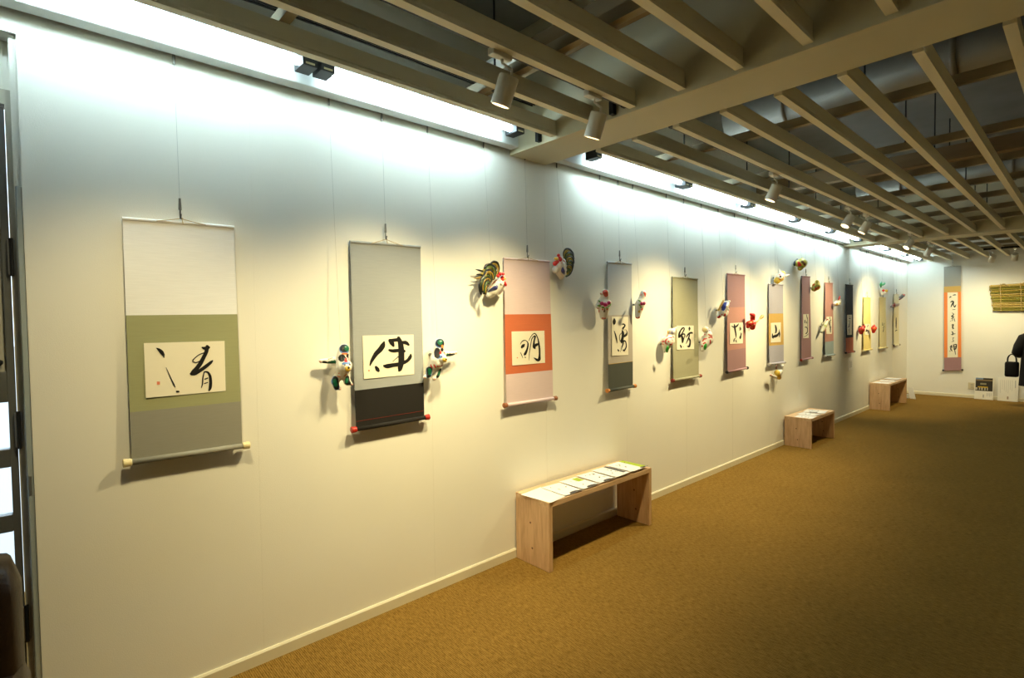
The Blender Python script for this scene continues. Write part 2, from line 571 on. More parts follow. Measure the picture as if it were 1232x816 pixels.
def spotlight(base, aim, label, power=1.0, cone=97.0, head_len=0.115, head_r=0.040, spin=0.0):
    """track spotlight: adapter at base (under the track), cylinder head aimed at a point"""
    base = Vector(base)
    t = thing('track_spotlight', label, 'spotlight', base, 'track spotlights')
    MB().box(base + Vector((-.017, -.05, -.03)), base + Vector((.017, .05, 0))).build('track_adapter', WHITEMETAL, t, bevel=0.004)
    piv = base + Vector((0, 0.035, -0.115))
    d = (Vector(aim) - piv).normalized()
    side = d.cross(Vector((0, 0, 1)))
    if side.length < 1e-3:
        side = Vector((0, 1, 0))
    side.normalize()
    up = side.cross(d)
    hc = piv + d * 0.03
    arm = MB().tube([base + Vector((0, .01, -.03)), base + Vector((0, .01, -.045)), base + Vector((0, .06, -.055)), base + Vector((0, .06, -.07)), piv + Vector((0, .025, 0)) + up * (head_r * 0.2)], 0.0055, 8)
    arm.build('bracket_arm', WHITEMETAL, t)
    a, b = hc - d * head_len / 2, hc + d * head_len / 2
    head = MB()
    n = 28
    prof = [(a, 0.0015), (a, head_r - .004), (a + d * .004, head_r), (b - d * .003, head_r), (b, head_r - .002), (b, head_r - .007), (b - d * .03, head_r - .008), (b - d * .03, 0.0015)]
    for p_, r_ in prof:
        for k in range(n):
            q_ = 2 * math.pi * k / n
            head.v.append(p_ + (side * math.cos(q_) + up * math.sin(q_)) * r_)
    for i_ in range(len(prof) - 1):
        for k in range(n):
            head.f.append((i_ * n + k, i_ * n + (k + 1) % n, (i_ + 1) * n + (k + 1) % n, (i_ + 1) * n + k))
    head.build('head', WHITEMETAL, t, smooth=False)
    lens = MB().tube([b - d * .024, b - d * .020], head_r - .009, 24)
    lens.build('lens', LENS, t)
    ld = bpy.data.lights.new('spot_beam', 'SPOT')
    ld.energy = SPOT_POWER * power
    ld.color = (1.0, 0.83, 0.44)
    ld.spot_size = math.radians(cone)
    ld.spot_blend = 1.0
    ld.shadow_soft_size = 0.06
    lo = bpy.data.objects.new('spot_beam', ld)
    COL.objects.link(lo)
    lo.parent = t
    lo.location = b + d * 0.005 - base
    lo.rotation_mode = 'QUATERNION'
    lo.rotation_quaternion = d.to_track_quat('-Z', 'Y')
    return t


SPOTS = [(0.28, (0.0, 0.45, 0.4), 'white track spotlight before the near cross beam, nearest the glass door', 0.55),
         (1.40, (0.0, 1.25, 0.4), 'white track spotlight over the black-footed scroll with a lit rim', 1.2),
         (1.97, (0.0, 2.05, 0.4), 'white track spotlight hanging against the near cross beam', 1.2),
         (4.04, (0.0, 3.75, 0.4), 'white track spotlight hanging alone behind the near cross beam', 1.5),
         (5.80, (0.05, 5.0, 0.6), 'white track spotlight with bright lens, paired before the far cross beam', 1.3),
         (6.36, (0.0, 6.1, 0.9), 'white track spotlight tilted to the wall, paired before the far cross beam', 1.0),
         (8.30, (0.0, 7.5, 1.0), 'white track spotlight with bright lens right before the far cross beam', 1.0),
         (9.45, (0.0, 10.3, 0.9), 'white track spotlight just beyond the far cross beam', 1.5)]
for y, aim, lab, pw, *cn in SPOTS:
    lamp = spotlight((TRX, y, TRZ), aim, lab, pw, *cn)
    if y < 0.5:                      # above the top edge of the picture; the first scroll's shadow falls away from it
        lamp.name = 'track_spotlight_offscreen'
        for ch in lamp.children:
            if ch.type == 'LIGHT':
                ch.name = ch.data.name = 'spot_beam_offscreen'
MB().box((1.25, 11.42, 2.56), (2.4, 11.45, 2.59)).build('lighting_track', DARKMETAL, label='short black lighting track across the battens facing the end wall', category='track', group='lighting tracks')
spotlight((1.36, 11.435, 2.56), (0.6, BACK_Y, 0.5), 'white track spotlight aimed at the tall orange scroll on the end wall', 0.72, 115)
spotlight((1.62, 11.435, 2.56), (1.4, BACK_Y, 0.8), 'white track spotlight aimed at the straw bundle on the end wall', 0.55, 115)

# ------------------------------------------------------------------ glass door beside the wall end
JAMB = mat('door_jamb_cream', (0.55, 0.52, 0.42), 0.6, noise=0.05, scale=8)
ALU = mat('door_aluminium', (0.20, 0.21, 0.21), 0.4, metal=0.5, noise=0.1, scale=10)
STRIP = mat('edge_strip_steel', (0.55, 0.64, 0.68), 0.25, metal=0.4)
FROST = mat('frosted_glass', (0.92, 0.97, 1.0), 0.5)
FROST.node_tree.nodes['Principled BSDF'].inputs['Transmission Weight'].default_value = 1.0
FROST.node_tree.nodes['Principled BSDF'].inputs['IOR'].default_value = 1.1
UPPER = mat('door_upper_panel', (0.50, 0.49, 0.42), 0.35, noise=0.06, scale=4)
door = MB().box((-0.11, -0.036, 0), (-0.045, -0.020, 2.26)).build('door_1', JAMB, kind='structure', origin=(-0.08, -0.4, 0))
MB().box((-0.11, DOOR_Y0, 2.26), (-0.045, -0.020, 2.31)).build('head', JAMB, door)
MB().box((-0.11, DOOR_Y0, 2.31), (-0.09, -0.020, DOOR_Z)).build('transom_panel', WALL, door)
MB().box((-0.11, DOOR_Y0, 0), (-0.045, DOOR_Y0 + .05, 2.26)).build('jamb', JAMB, door)
MB().box((-0.11, -0.020, 0), (-0.02, 0.0, DOOR_Z)).build('side_lining', WALL, door)
MB().box((-0.02, -0.017, 0), (-0.004, -0.001, 1.98)).build('edge_strip', STRIP, door, bevel=0.003)


def zz(py, x=-0.07, px=5):
    return on_plane(px, py, 0, x).z


ST = -0.058
MB().box((-0.095, ST, 0.02), (-0.055, -0.038, 2.25)).build('stile', ALU, door)
MB().box((-0.095, DOOR_Y0 + .052, 0.02), (-0.055, DOOR_Y0 + .12, 2.25)).build('stile', ALU, door)
pane_z = [(zz(540.5), zz(484)), (zz(620), zz(562.5)), (zz(697), zz(640.5))]
rails = [(zz(484), zz(447)), (zz(562.5), zz(540.5)), (zz(640.5), zz(620)), (0.02, zz(697)), (2.20, 2.25)]
for a, b in rails:
    MB().box((-0.095, DOOR_Y0 + .12, a), (-0.055, ST, b)).build('rail', ALU, door, bevel=0.003)
for a, b in pane_z:
    MB().box((-0.078, DOOR_Y0 + .118, a - .004), (-0.072, ST + .002, b + .004)).build('pane', FROST, door)
MB().box((-0.082, DOOR_Y0 + .118, zz(447) - .004), (-0.068, ST + .002, 2.205)).build('upper_panel', UPPER, door)
for py in (310, 518, 754):
    h = MB().box((-0.052, -0.044, zz(py) - .06), (-0.040, -0.024, zz(py) + .06)).build('hinge', STEEL, door, bevel=0.002)
    MB().tube([(-0.040, -0.034, zz(py) - .065), (-0.040, -0.034, zz(py) + .065)], 0.006, 8).build('hinge_pin', DARKMETAL, h)
MB().tube([(-0.055, -0.075, zz(436)), (-0.02, -0.075, zz(436)), (-0.015, -0.10, zz(436)), (-0.015, -0.20, zz(438))], 0.010, 10).build('handle', DARKMETAL, door, smooth=True)
MB().box((-0.022, -0.016, zz(590, 0, 40) - .02), (-0.003, -0.006, zz(590, 0, 40) + .05)).build('latch', STEEL, door, bevel=0.002)

# dark seat just inside the door
LEATHER = mat('dark_brown_leather', (0.014, 0.006, 0.003), 0.35, noise=0.3, scale=30, bump=0.3, bump_scale=90)
seat = thing('armchair', 'dark brown glossy rounded armchair standing beside the glass door', 'chair', (0.85, -0.45, 0))


def cushion(lo, hi, name, bev):
    return MB().box(lo, hi).build(name, LEATHER, seat, smooth=True, bevel=bev)


cushion((0.50, -0.86, 0.12), (0.72, -0.032, 0.93), 'backrest', 0.085)
cushion((0.60, -0.76, 0.14), (1.22, -0.155, 0.45), 'seat_cushion', 0.05)
cushion((0.55, -0.16, 0.10), (1.10, -0.022, 0.66), 'armrest', 0.06)
cushion((0.55, -0.88, 0.10), (1.22, -0.75, 0.62), 'armrest', 0.06)
for x in (0.6, 1.14):
    for y in (-0.82, -0.12):
        MB().tube([(x, y, 0.0), (x, y, 0.14)], [0.016, 0.024], 10).build('leg', DARKMETAL, seat)

# ------------------------------------------------------------------ hanging scrolls
FAB = {}


def fabric(name, color):
    if name not in FAB:
        FAB[name] = mat('silk_' + name, color, 0.8, noise=0.07, scale=55, stretch=(1, .25, 5), bump=0.15, bump_scale=500)
    return FAB[name]


fabric('cream', (0.880, 0.880, 0.880)); fabric('sage', (0.340, 0.345, 0.180)); fabric('grey', (0.292, 0.282, 0.230))
fabric('tan', (0.328, 0.348, 0.355)); fabric('black', (0.014, 0.012, 0.010)); fabric('blush', (0.699, 0.549, 0.551))
fabric('vermilion', (0.590, 0.152, 0.063)); fabric('silver', (0.52, 0.53, 0.54)); fabric('mauvegrey', (0.46, 0.41, 0.35)); fabric('slate', (0.075, 0.08, 0.065))
fabric('olive', (0.386, 0.367, 0.237)); fabric('plum', (0.361, 0.202, 0.213)); fabric('salmon', (0.490, 0.243, 0.201)); fabric('gold', (0.60, 0.38, 0.11))
fabric('palegrey', (0.439, 0.422, 0.496)); fabric('lightblue', (0.34, 0.42, 0.44)); fabric('navy', (0.022, 0.026, 0.032)); fabric('brick', (0.55, 0.16, 0.09))
fabric('stonegrey', (0.36, 0.35, 0.30)); fabric('yellow', (0.80, 0.64, 0.24)); fabric('buff', (0.78, 0.68, 0.36)); fabric('ivory', (0.80, 0.72, 0.48)); fabric('orange', (0.85, 0.25, 0.06))
KNOB = {k: mat('knob_' + k, c, 0.35) for k, c in dict(ivory=(0.78, 0.66, 0.36), red=(0.42, 0.025, 0.015), brown=(0.28, 0.10, 0.04), orange=(0.55, 0.20, 0.04), darkred=(0.25, 0.03, 0.02), black=(0.015, 0.012, 0.01), grey=(0.5, 0.46, 0.4)).items()}

RAIL_Z = 2.567


def ribbon(mb, pts, to_world, closed_end=True):
    """brush stroke: (px, py, full width) -> flat ribbon with rounded ends"""
    pts = catmull(pts, 5)
    n = len(pts)
    left, right = [], []
    for i, (x, y, w) in enumerate(pts):
        a = pts[max(0, i - 1)]
        b = pts[min(n - 1, i + 1)]
        dx, dy = b[0] - a[0], b[1] - a[1]
        L = math.hypot(dx, dy) or 1
        nx, ny = -dy / L, dx / L
        w = max(w, 0.05) / 2
        left.append((x + nx * w, y + ny * w))
        right.append((x - nx * w, y - ny * w))
    o = len(mb.v)
    mb.v += [to_world(*p) for p in left] + [to_world(*p) for p in right]
    for i in range(n - 1):
        mb.f.append((o + i, o + i + 1, o + n + i + 1, o + n + i))
    for (x, y, w) in (pts[0], pts[-1]):
        r = max(w, 0.05) / 2
        c = len(mb.v)
        mb.v += [to_world(x + r * math.cos(2 * math.pi * k / 10), y + r * math.sin(2 * math.pi * k / 10)) for k in range(10)]
        mb.f.append(tuple(range(c, c + 10)))


def scroll(label, corners, bands, paper, ink, knob, wire_label, seal=None, to_pt=None, axis=(1, 0, 0), sides=None, line=None, knob_r=1.0, hook_px=None, chars=None):
    """corners: TL, TR, BR, BL pixels of the cloth; bands: [(fabric, y pixel of its lower edge on the left side)]"""
    to_pt = to_pt or wall_pt
    axis = Vector(axis)
    TLp, TRp, BRp, BLp = corners

    def off(t):
        return 0.014 + 0.018 * t ** 1.5

    tl, tr, br, bl = to_pt(*TLp, off(0)), to_pt(*TRp, off(0)), to_pt(*BRp, off(1)), to_pt(*BLp, off(1))
    W = (tr - tl).length
    root = thing('hanging_scroll', label, 'scroll', (bl + br) / 2, 'calligraphy scrolls')
    side = (tr - tl).normalized()
    dn = (bl - tl).normalized()

    def P(s, t, d=0.0):
        p = (tl * (1 - s) + tr * s) * (1 - t) + (bl * (1 - s) + br * s) * t
        return p + axis * (d + 0.0015 * math.sin(7 * t + 3 * s))

    t0 = 0.0
    for name, y1 in bands:
        t1 = (y1 - TLp[1]) / (BLp[1] - TLp[1])
        t1 = min(1.0, t1)
        rows = [[P(s / 6, t0 + (t1 - t0) * k / 8) for s in range(7)] for k in range(9)]
        MB().sheet(rows, 0.0016, axis).build('cloth_panel', FAB[name], root)
        t0 = t1
    if line:
        for ly, m in line:
            t = (ly - TLp[1]) / (BLp[1] - TLp[1])
            MB().sheet([[P(s / 4, t, .001) for s in range(5)], [P(s / 4, t + .0025, .001) for s in range(5)]], 0.001, axis).build('trim_line', m, root)
    if sides:
        name, ya, yb, fr = sides
        ta, tb = [(y - TLp[1]) / (BLp[1] - TLp[1]) for y in (ya, yb)]
        for s0, s1 in ((0, fr), (1 - fr, 1)):
            MB().sheet([[P(s0 + (s1 - s0) * k, ta + (tb - ta) * j / 8, .0012) for k in (0, 1)] for j in range(9)], 0.001, axis).build('side_strip', FAB[name], root)
    # top stave, roller and knobs
    bot = bands[-1][0]
    r = 0.011
    MB().tube([tl - axis * .002, tr - axis * .002], 0.007, 10).build('top_stave', FAB[bands[0][0]], root)
    ext = 0.012
    MB().tube([bl + axis * .004, br + axis * .004], r, 14).build('roller', FAB[bot], root, smooth=True)
    for p, sgn in ((bl, -1), (br, 1)):
        q = p + axis * .004
        sd = (br - bl).normalized() * sgn
        MB().tube([q, q + sd * .004, q + sd * .026, q + sd * .028], [0.0125 * knob_r, 0.0145 * knob_r, 0.016 * knob_r, 0.013 * knob_r], 14).build('knob', KNOB[knob], root, smooth=False)
    # cord and hook
    mid = (tl + tr) / 2 + Vector((0, 0, 0.02))
    if hook_px:
        mid = to_pt(*hook_px, 0.02)
    c = MB()
    for s in (0.28, 0.72):
        p = tl * (1 - s) + tr * s + axis * .006
        c.tube([p, (p * .5 + mid * .5) - Vector((0, 0, .001)), mid], 0.0017, 6)
    c.ball(mid + side * .006, 0.004, 8, 6)
    c.tube([mid + side * .006, mid + side * .008 - Vector((0, 0, .022)) + axis * .004], 0.0016, 6)
    c.build('hanging_cord', CORD, root)
    if paper:
        (a, b_, c_, d_) = paper
        tmid = (a[1] - TLp[1]) / (BLp[1] - TLp[1])
        dd = 0.0035

        def pp(px, py):
            t = (py - TLp[1]) / (BLp[1] - TLp[1])
            return to_pt(px, py, off(0) * (1 - t) + off(1) * t + 0.0015 * math.sin(7 * t + 1.5) + dd)
        rows = []
        for k in range(9):
            q = k / 8
            l = (a[0] * (1 - q) + d_[0] * q, a[1] * (1 - q) + d_[1] * q)
            rr = (b_[0] * (1 - q) + c_[0] * q, b_[1] * (1 - q) + c_[1] * q)
            rows.append([pp(l[0] * (1 - s / 4) + rr[0] * s / 4, l[1] * (1 - s / 4) + rr[1] * s / 4) for s in range(5)])
        pap = MB().sheet(rows, 0.0012, axis).build('paper_panel', PAPER, root)
    else:
        dd = 0.002
        pap = root
    if ink:
        ox, oy, sc, strokes = ink

        def iw(px, py):
            t = (py - TLp[1]) / (BLp[1] - TLp[1])
            return to_pt(px, py, off(0) * (1 - t) + off(1) * t + 0.0015 * math.sin(7 * t + 1.5) + dd + 0.0012)
        ends = list(chars) if chars else [len(strokes)]
        k = 0
        for e in ends:
            m = MB()
            while k < e:
                ribbon(m, [(ox + x / sc, oy + y / sc, w / sc) for x, y, w in strokes[k]], lambda px, py, k=k: iw(px, py) + axis * (0.00003 * k))
                k += 1
            m.build('brush_character' if chars else 'calligraphy', INK, pap)
        if seal:
            x, y, h = seal
            x, y, h = ox + x / sc, oy + y / sc, h / sc / 2
            MB().poly([iw(x - h, y - h), iw(x + h, y - h), iw(x + h, y + h), iw(x - h, y + h)]).build('seal_mark', SEAL, pap)
    # wire from the picture rail
    top_z = RAIL_Z + 0.01
    wbase = mid + Vector((0, 0, 0.004))
    wt = thing('hanging_wire', wire_label, 'wire', wbase, 'wires from the picture rail')
    topp = Vector((0.010, wbase.y - 0.003, top_z)) if to_pt is wall_pt else Vector((wbase.x, BACK_Y - 0.016, top_z))
    MB().tube([wbase + Vector((0, 0, .03)), topp - Vector((0, 0, .05))], 0.0008, 5).build('wire', WIRE, wt)
    MB().tube([topp, topp - Vector((0, 0, .05))], 0.005, 8).build('rail_hook', HOOK, wt)
    MB().tube([wbase + Vector((0, 0, .075)), wbase + Vector((0, 0, .03))], [0.004, 0.006], 8).build('gripper', HOOK, wt)
    MB().tube(catmull([wbase + Vector((0, 0, .03)), wbase + Vector((0, 0, .004)), wbase - Vector((0, 0, .004)) + axis * .006, wbase + axis * .013 + Vector((0, 0, .012))], 4), 0.003, 6).build('hook', HOOK, wt)
    return root


scroll('hanging scroll with cream top, sage green mount and grey foot beside the door',
       [(147, 263), (281.5, 273.5), (291.5, 536.5), (158.5, 556)], [('cream', 379), ('sage', 496), ('grey', 556)],
       [(173, 413), (270.2, 410.3), (271.6, 470.4), (175.6, 479)],
       (130, 380, 4.294, [[(249, 167, 3), (262, 175, 14), (276, 188, 20), (286, 203, 14), (289, 217, 3)], [(300, 268, 2), (310, 290, 4), (325, 325, 6), (338, 352, 8), (346, 368, 5)], [(355, 392, 9), (365, 392, 9)],
                          [(487, 164, 8), (500, 168, 16), (520, 164, 14)], [(512, 160, 18), (508, 185, 20), (494, 215, 20), (478, 245, 22), (460, 270, 22), (440, 292, 24), (428, 300, 12)],
                          [(500, 190, 5), (470, 202, 5), (445, 222, 5), (438, 235, 6), (455, 242, 6), (480, 232, 6), (500, 222, 5)], [(432, 300, 16), (450, 298, 18), (480, 280, 18), (510, 258, 18), (532, 240, 14), (540, 232, 6)],
                          [(497, 290, 6), (490, 320, 7), (488, 350, 7), (482, 372, 4)], [(497, 290, 6), (515, 292, 9), (526, 310, 14), (530, 340, 16), (528, 370, 16), (522, 385, 10)], [(500, 328, 6), (515, 322, 6)], [(498, 350, 5), (514, 345, 5)]]),
       'ivory', 'steel wire and hook holding the cream and sage green scroll', seal=(260, 348, 16), hook_px=(217, 263))
scroll('hanging scroll in tan silk with black foot and red knobs, between two dog figures',
       [(421, 291), (505.8, 297.5), (510.6, 502.5), (428.5, 516.5)], [('tan', 469.9), ('black', 516.5)],
       [(436.2, 404), (497.6, 402.7), (498.3, 450.4), (437.9, 456.2)],
       (380, 390, 5.828, [[(478, 128, 16), (470, 150, 34), (452, 178, 36), (425, 205, 32), (405, 235, 26), (390, 262, 20), (380, 290, 8)], [(422, 302, 18), (432, 318, 28), (440, 328, 18)],
                          [(520, 115, 24), (535, 135, 30), (545, 152, 16)], [(525, 115, 22), (560, 112, 24), (582, 110, 24)], [(580, 98, 24), (592, 130, 34), (598, 170, 40), (600, 220, 42), (598, 270, 40), (590, 315, 30), (583, 328, 14)],
                          [(600, 130, 18), (630, 130, 26), (650, 145, 16)], [(515, 182, 14), (540, 188, 22), (580, 185, 22), (620, 190, 20)], [(478, 292, 14), (500, 295, 30), (540, 288, 28), (590, 280, 26), (640, 258, 22), (662, 230, 24), (665, 212, 10)], [(540, 262, 4), (570, 235, 5), (580, 228, 5)]]),
       'red', 'steel wire and hook holding the black-footed tan scroll', seal=(372, 327, 10), line=[(507, mat('red_thread', (0.14, 0.02, 0.012), 0.8))], hook_px=(464, 288))
scroll('hanging scroll in blush pink silk with vermilion centre, between two rooster figures',
       [(606, 311), (661.2, 315), (665.5, 479.5), (609.5, 487.5)], [('blush', 378.3), ('vermilion', 450.7), ('blush', 487.5)],
       [(615.6, 399), (655, 398), (655.8, 436.6), (616.4, 440)],
       (612, 395, 17, [[(240, 330, 8), (262, 285, 16), (300, 255, 20), (340, 248, 16), (375, 272, 16), (395, 310, 26), (392, 370, 32), (378, 430, 36), (355, 490, 48), (330, 535, 50), (318, 552, 20)], [(320, 335, 30), (295, 360, 64), (270, 392, 44), (278, 412, 10)],
                       [(240, 495, 10), (262, 540, 14), (290, 610, 8)], [(335, 590, 20), (342, 604, 16)],
                       [(410, 265, 6), (430, 220, 14), (470, 150, 14), (520, 108, 18), (555, 125, 20), (580, 170, 20), (602, 230, 22), (615, 310, 34), (628, 400, 36), (632, 480, 36), (632, 560, 40), (625, 630, 60), (600, 655, 50), (560, 635, 40), (515, 603, 6)],
                       [(515, 165, 20), (475, 215, 20), (458, 290, 16), (440, 400, 16), (425, 500, 14), (418, 580, 10), (415, 655, 6)],
                       [(515, 160, 16), (540, 165, 36), (535, 205, 30), (520, 265, 32), (515, 330, 44), (520, 380, 60), (535, 412, 40), (540, 425, 10)], [(520, 375, 40), (560, 345, 56), (590, 325, 44), (605, 310, 14)]]),
       'brown', 'steel wire and hook holding the blush pink scroll', seal=(178, 605, 22), hook_px=(634.5, 310))
scroll('hanging scroll in silver-grey silk with dark slate foot, between two monkey figures',
       [(730.7, 315.5), (759.8, 317.8), (761.5, 464.8), (732.3, 470)], [('silver', 379.5), ('mauvegrey', 438.6), ('slate', 470)],
       [(736, 380.9), (755.7, 381.4), (756, 427.2), (736.3, 428.3)],
       (733, 378, 15.69, [[(95, 95, 30), (95, 140, 62), (92, 185, 40), (90, 200, 12)], [(95, 320, 8), (115, 380, 20), (135, 460, 26), (150, 545, 8)], [(165, 670, 18), (178, 695, 24)], [(240, 200, 14), (265, 188, 22), (295, 210, 26), (285, 240, 26), (262, 265, 32), (262, 292, 18)],
                          [(250, 320, 30), (262, 370, 44), (256, 430, 44), (240, 500, 50), (235, 540, 30)], [(285, 300, 6), (320, 300, 8), (335, 350, 22), (320, 390, 44), (285, 415, 44), (255, 440, 30)], [(245, 345, 10), (200, 395, 12), (195, 450, 10), (205, 500, 12), (230, 530, 16)],
                          [(230, 520, 30), (270, 510, 34), (300, 510, 22), (320, 560, 18), (322, 610, 20), (305, 655, 24), (278, 690, 30), (262, 670, 12)], [(270, 520, 20), (255, 580, 22), (240, 620, 20), (230, 660, 10), (210, 715, 5)]]),
       'orange', 'steel wire and hook holding the silver-grey scroll', line=[(438.2, mat('gold_thread', (0.6, 0.38, 0.08), 0.5))], hook_px=(745.5, 314))
scroll('hanging scroll all in olive silk with dark red knobs, between two sheep figures',
       [(809.1, 333.5), (839.3, 336), (840.8, 452.5), (810.2, 457.8)], [('olive', 392), ('olive', 422), ('olive', 457.8)],
       [(814.4, 392), (834.6, 391.7), (835, 420.1), (814.4, 421)],
       (790, 385, 16.43, [[(440, 340, 30), (450, 270, 36), (475, 210, 26), (510, 165, 30), (540, 155, 20), (545, 185, 24), (520, 240, 24), (490, 290, 30), (455, 330, 40), (440, 350, 20)], [(470, 310, 40), (500, 330, 44), (515, 390, 48), (512, 440, 34), (505, 460, 10)], [(500, 300, 20), (540, 275, 26), (560, 310, 22), (545, 350, 16), (530, 420, 10)],
                          [(470, 500, 20), (485, 535, 28), (485, 552, 10)], [(520, 530, 8), (535, 530, 8)], [(645, 140, 16), (650, 170, 40), (645, 205, 20)], [(585, 345, 14), (620, 290, 30), (660, 260, 34), (700, 255, 34), (708, 270, 12)], [(650, 290, 20), (635, 350, 28), (600, 430, 18), (580, 475, 6)], [(630, 360, 26), (655, 390, 30), (662, 440, 28), (655, 490, 34), (640, 525, 36), (600, 515, 8)]]),
       'darkred', 'steel wire and hook holding the olive scroll', hook_px=(824, 332.5))
scroll('hanging scroll in plum silk with wide salmon centre and black knobs, beside a red figure',
       [(874.9, 329.5), (896, 331.5), (897.5, 443), (875.2, 447.8)], [('plum', 369.8), ('salmon', 422), ('plum', 447.8)],
       [(878.3, 388.9), (893.8, 388), (893.8, 413.3), (878.3, 414)],
       (876, 386, 27.2, [[(115, 170, 16), (150, 195, 34), (200, 215, 40), (260, 195, 50), (310, 150, 50), (345, 95, 14)], [(205, 110, 16), (210, 160, 50), (220, 230, 56), (235, 330, 50), (255, 430, 42), (258, 500, 34), (258, 560, 14)], [(190, 680, 30), (195, 630, 34), (215, 590, 24), (255, 570, 10)], [(255, 620, 16), (262, 670, 36), (275, 700, 20)],
                         [(410, 150, 8), (380, 200, 8), (400, 230, 40), (405, 270, 50), (400, 315, 20)], [(415, 395, 16), (430, 430, 36), (415, 490, 40), (400, 550, 64), (400, 590, 30)], [(360, 220, 8), (365, 330, 8)]]),
       'black', 'steel wire and hook holding the plum and salmon scroll', hook_px=(885, 328.5))
scroll('hanging scroll in pale grey silk with gold centre, between two white and gold rabbit figures',
       [(924.7, 342), (942, 343), (943, 436), (925.8, 438.3)], [('palegrey', 377.4), ('gold', 416.3), ('palegrey', 438.3)],
       [(927.4, 388.7), (939.5, 388), (939.5, 411.6), (927.4, 412.4)],
       (924, 385, 27.2, [[(240, 170, 30), (255, 230, 56), (268, 310, 60), (262, 390, 50), (245, 425, 36)], [(145, 450, 20), (150, 510, 44), (160, 570, 60), (175, 605, 20)], [(160, 545, 50), (220, 535, 90), (290, 510, 80), (340, 450, 40), (365, 400, 30), (370, 310, 10)], [(370, 400, 36), (380, 470, 44), (375, 570, 10)]]),
       'grey', 'steel wire and hook holding the pale grey and gold scroll', hook_px=(933, 341))
scroll('hanging scroll all in plum silk, beside two yellow-green dragon figures',
       [(964.8, 332.5), (974.6, 333.2), (976, 430.8), (964.3, 433.2)], [('plum', 377), ('plum', 412.5), ('plum', 433.2)],
       [(966.4, 378.2), (973, 378), (973, 406.7), (966.4, 407)],
       (962, 375, 22.67, [[(190, 85, 14), (200, 140, 18), (213, 190, 22)], [(145, 235, 20), (148, 310, 24)], [(190, 270, 14), (195, 315, 22)], [(215, 200, 14), (218, 300, 10), (216, 420, 10)], [(140, 430, 14), (170, 425, 26), (205, 440, 26), (215, 490, 22), (212, 550, 24), (190, 590, 30), (160, 605, 14)], [(115, 690, 8), (170, 670, 12), (215, 630, 14), (245, 600, 6)]]),
       'darkred', 'steel wire and hook holding the all-plum scroll', hook_px=(969.5, 331.5))
scroll('hanging scroll in salmon silk with light blue foot',
       [(992.5, 340.4), (1001.9, 341), (1003, 426.5), (992.8, 428.6)], [('salmon', 411.7), ('lightblue', 428.6)],
       [(994.2, 381.2), (1000.9, 381), (1000.9, 401.8), (994.2, 402)],
       (990, 378, 27.2, [[(230, 100, 20), (235, 150, 26)], [(255, 190, 30), (265, 210, 20)], [(255, 205, 16), (215, 250, 34), (205, 310, 30), (205, 375, 20)], [(260, 250, 14), (240, 310, 20), (245, 400, 30), (250, 480, 36), (245, 540, 30), (250, 595, 24)], [(215, 420, 20), (270, 430, 20)]]),
       'grey', 'steel wire and hook holding the salmon and light blue scroll', hook_px=(997, 339.5))
scroll('hanging scroll in dark navy silk with brick red foot',
       [(1017.6, 342.6), (1026.2, 343.3), (1026.7, 423.2), (1017.8, 424.7)], [('navy', 370.4), ('navy', 406.8), ('brick', 424.7)],
       [(1019.3, 378.9), (1025.1, 378.8), (1024.8, 402.9), (1019.4, 403.1)],
       (990, 378, 27.2, [[(850, 65, 8), (890, 70, 12)], [(855, 135, 20), (890, 145, 36)], [(830, 230, 8), (880, 215, 10), (880, 280, 12), (860, 360, 24), (855, 430, 24), (820, 420, 10)], [(870, 470, 14), (860, 530, 18), (875, 600, 12), (850, 640, 8)]]),
       'black', 'steel wire and hook holding the navy scroll', hook_px=(1022, 341.5))
scroll('hanging scroll in yellow silk with small white paper, between two red figures',
       [(1038.8, 358), (1047.4, 358.7), (1048, 420.4), (1038.9, 422)], [('yellow', 378), ('yellow', 410.5), ('yellow', 422)],
       [(1040.6, 389.9), (1046.5, 389.7), (1046.5, 402.8), (1040.6, 403.1)],
       (1036, 380, 25.67, [[(220, 270, 10), (200, 340, 26)], [(180, 410, 16), (160, 480, 40)], [(160, 480, 20), (210, 460, 34), (215, 540, 24)]]),
       'ivory', 'steel wire and hook holding the yellow scroll with white paper', hook_px=(1043, 357))
scroll('hanging scroll in plain buff silk with two columns of small brushwork',
       [(1058.4, 358), (1065.7, 358.4), (1066.5, 418.2), (1058.4, 419)], [('buff', 419)], None,
       (1036, 380, 25.67, [[(655, 215, 10), (660, 300, 20)], [(710, 230, 14), (700, 290, 10), (712, 350, 18)], [(670, 370, 12), (700, 380, 12), (680, 490, 22)]]),
       'ivory', 'steel wire and hook holding the plain buff scroll', hook_px=(1062, 357))
scroll('hanging scroll in plain ivory silk with one brushed column and black knob, near the corner',
       [(1075.3, 354.3), (1081.5, 354.8), (1081.5, 414.9), (1075.4, 415.9)], [('ivory', 415.9)], None,
       (1036, 380, 25.67, [[(1085, 60, 14), (1085, 150, 26), (1085, 250, 30), (1085, 345, 20), (1090, 400, 8)], [(1060, 480, 10), (1090, 445, 30), (1115, 455, 10)]]),
       'black', 'steel wire and hook holding the plain ivory scroll', hook_px=(1078.5, 353.3))
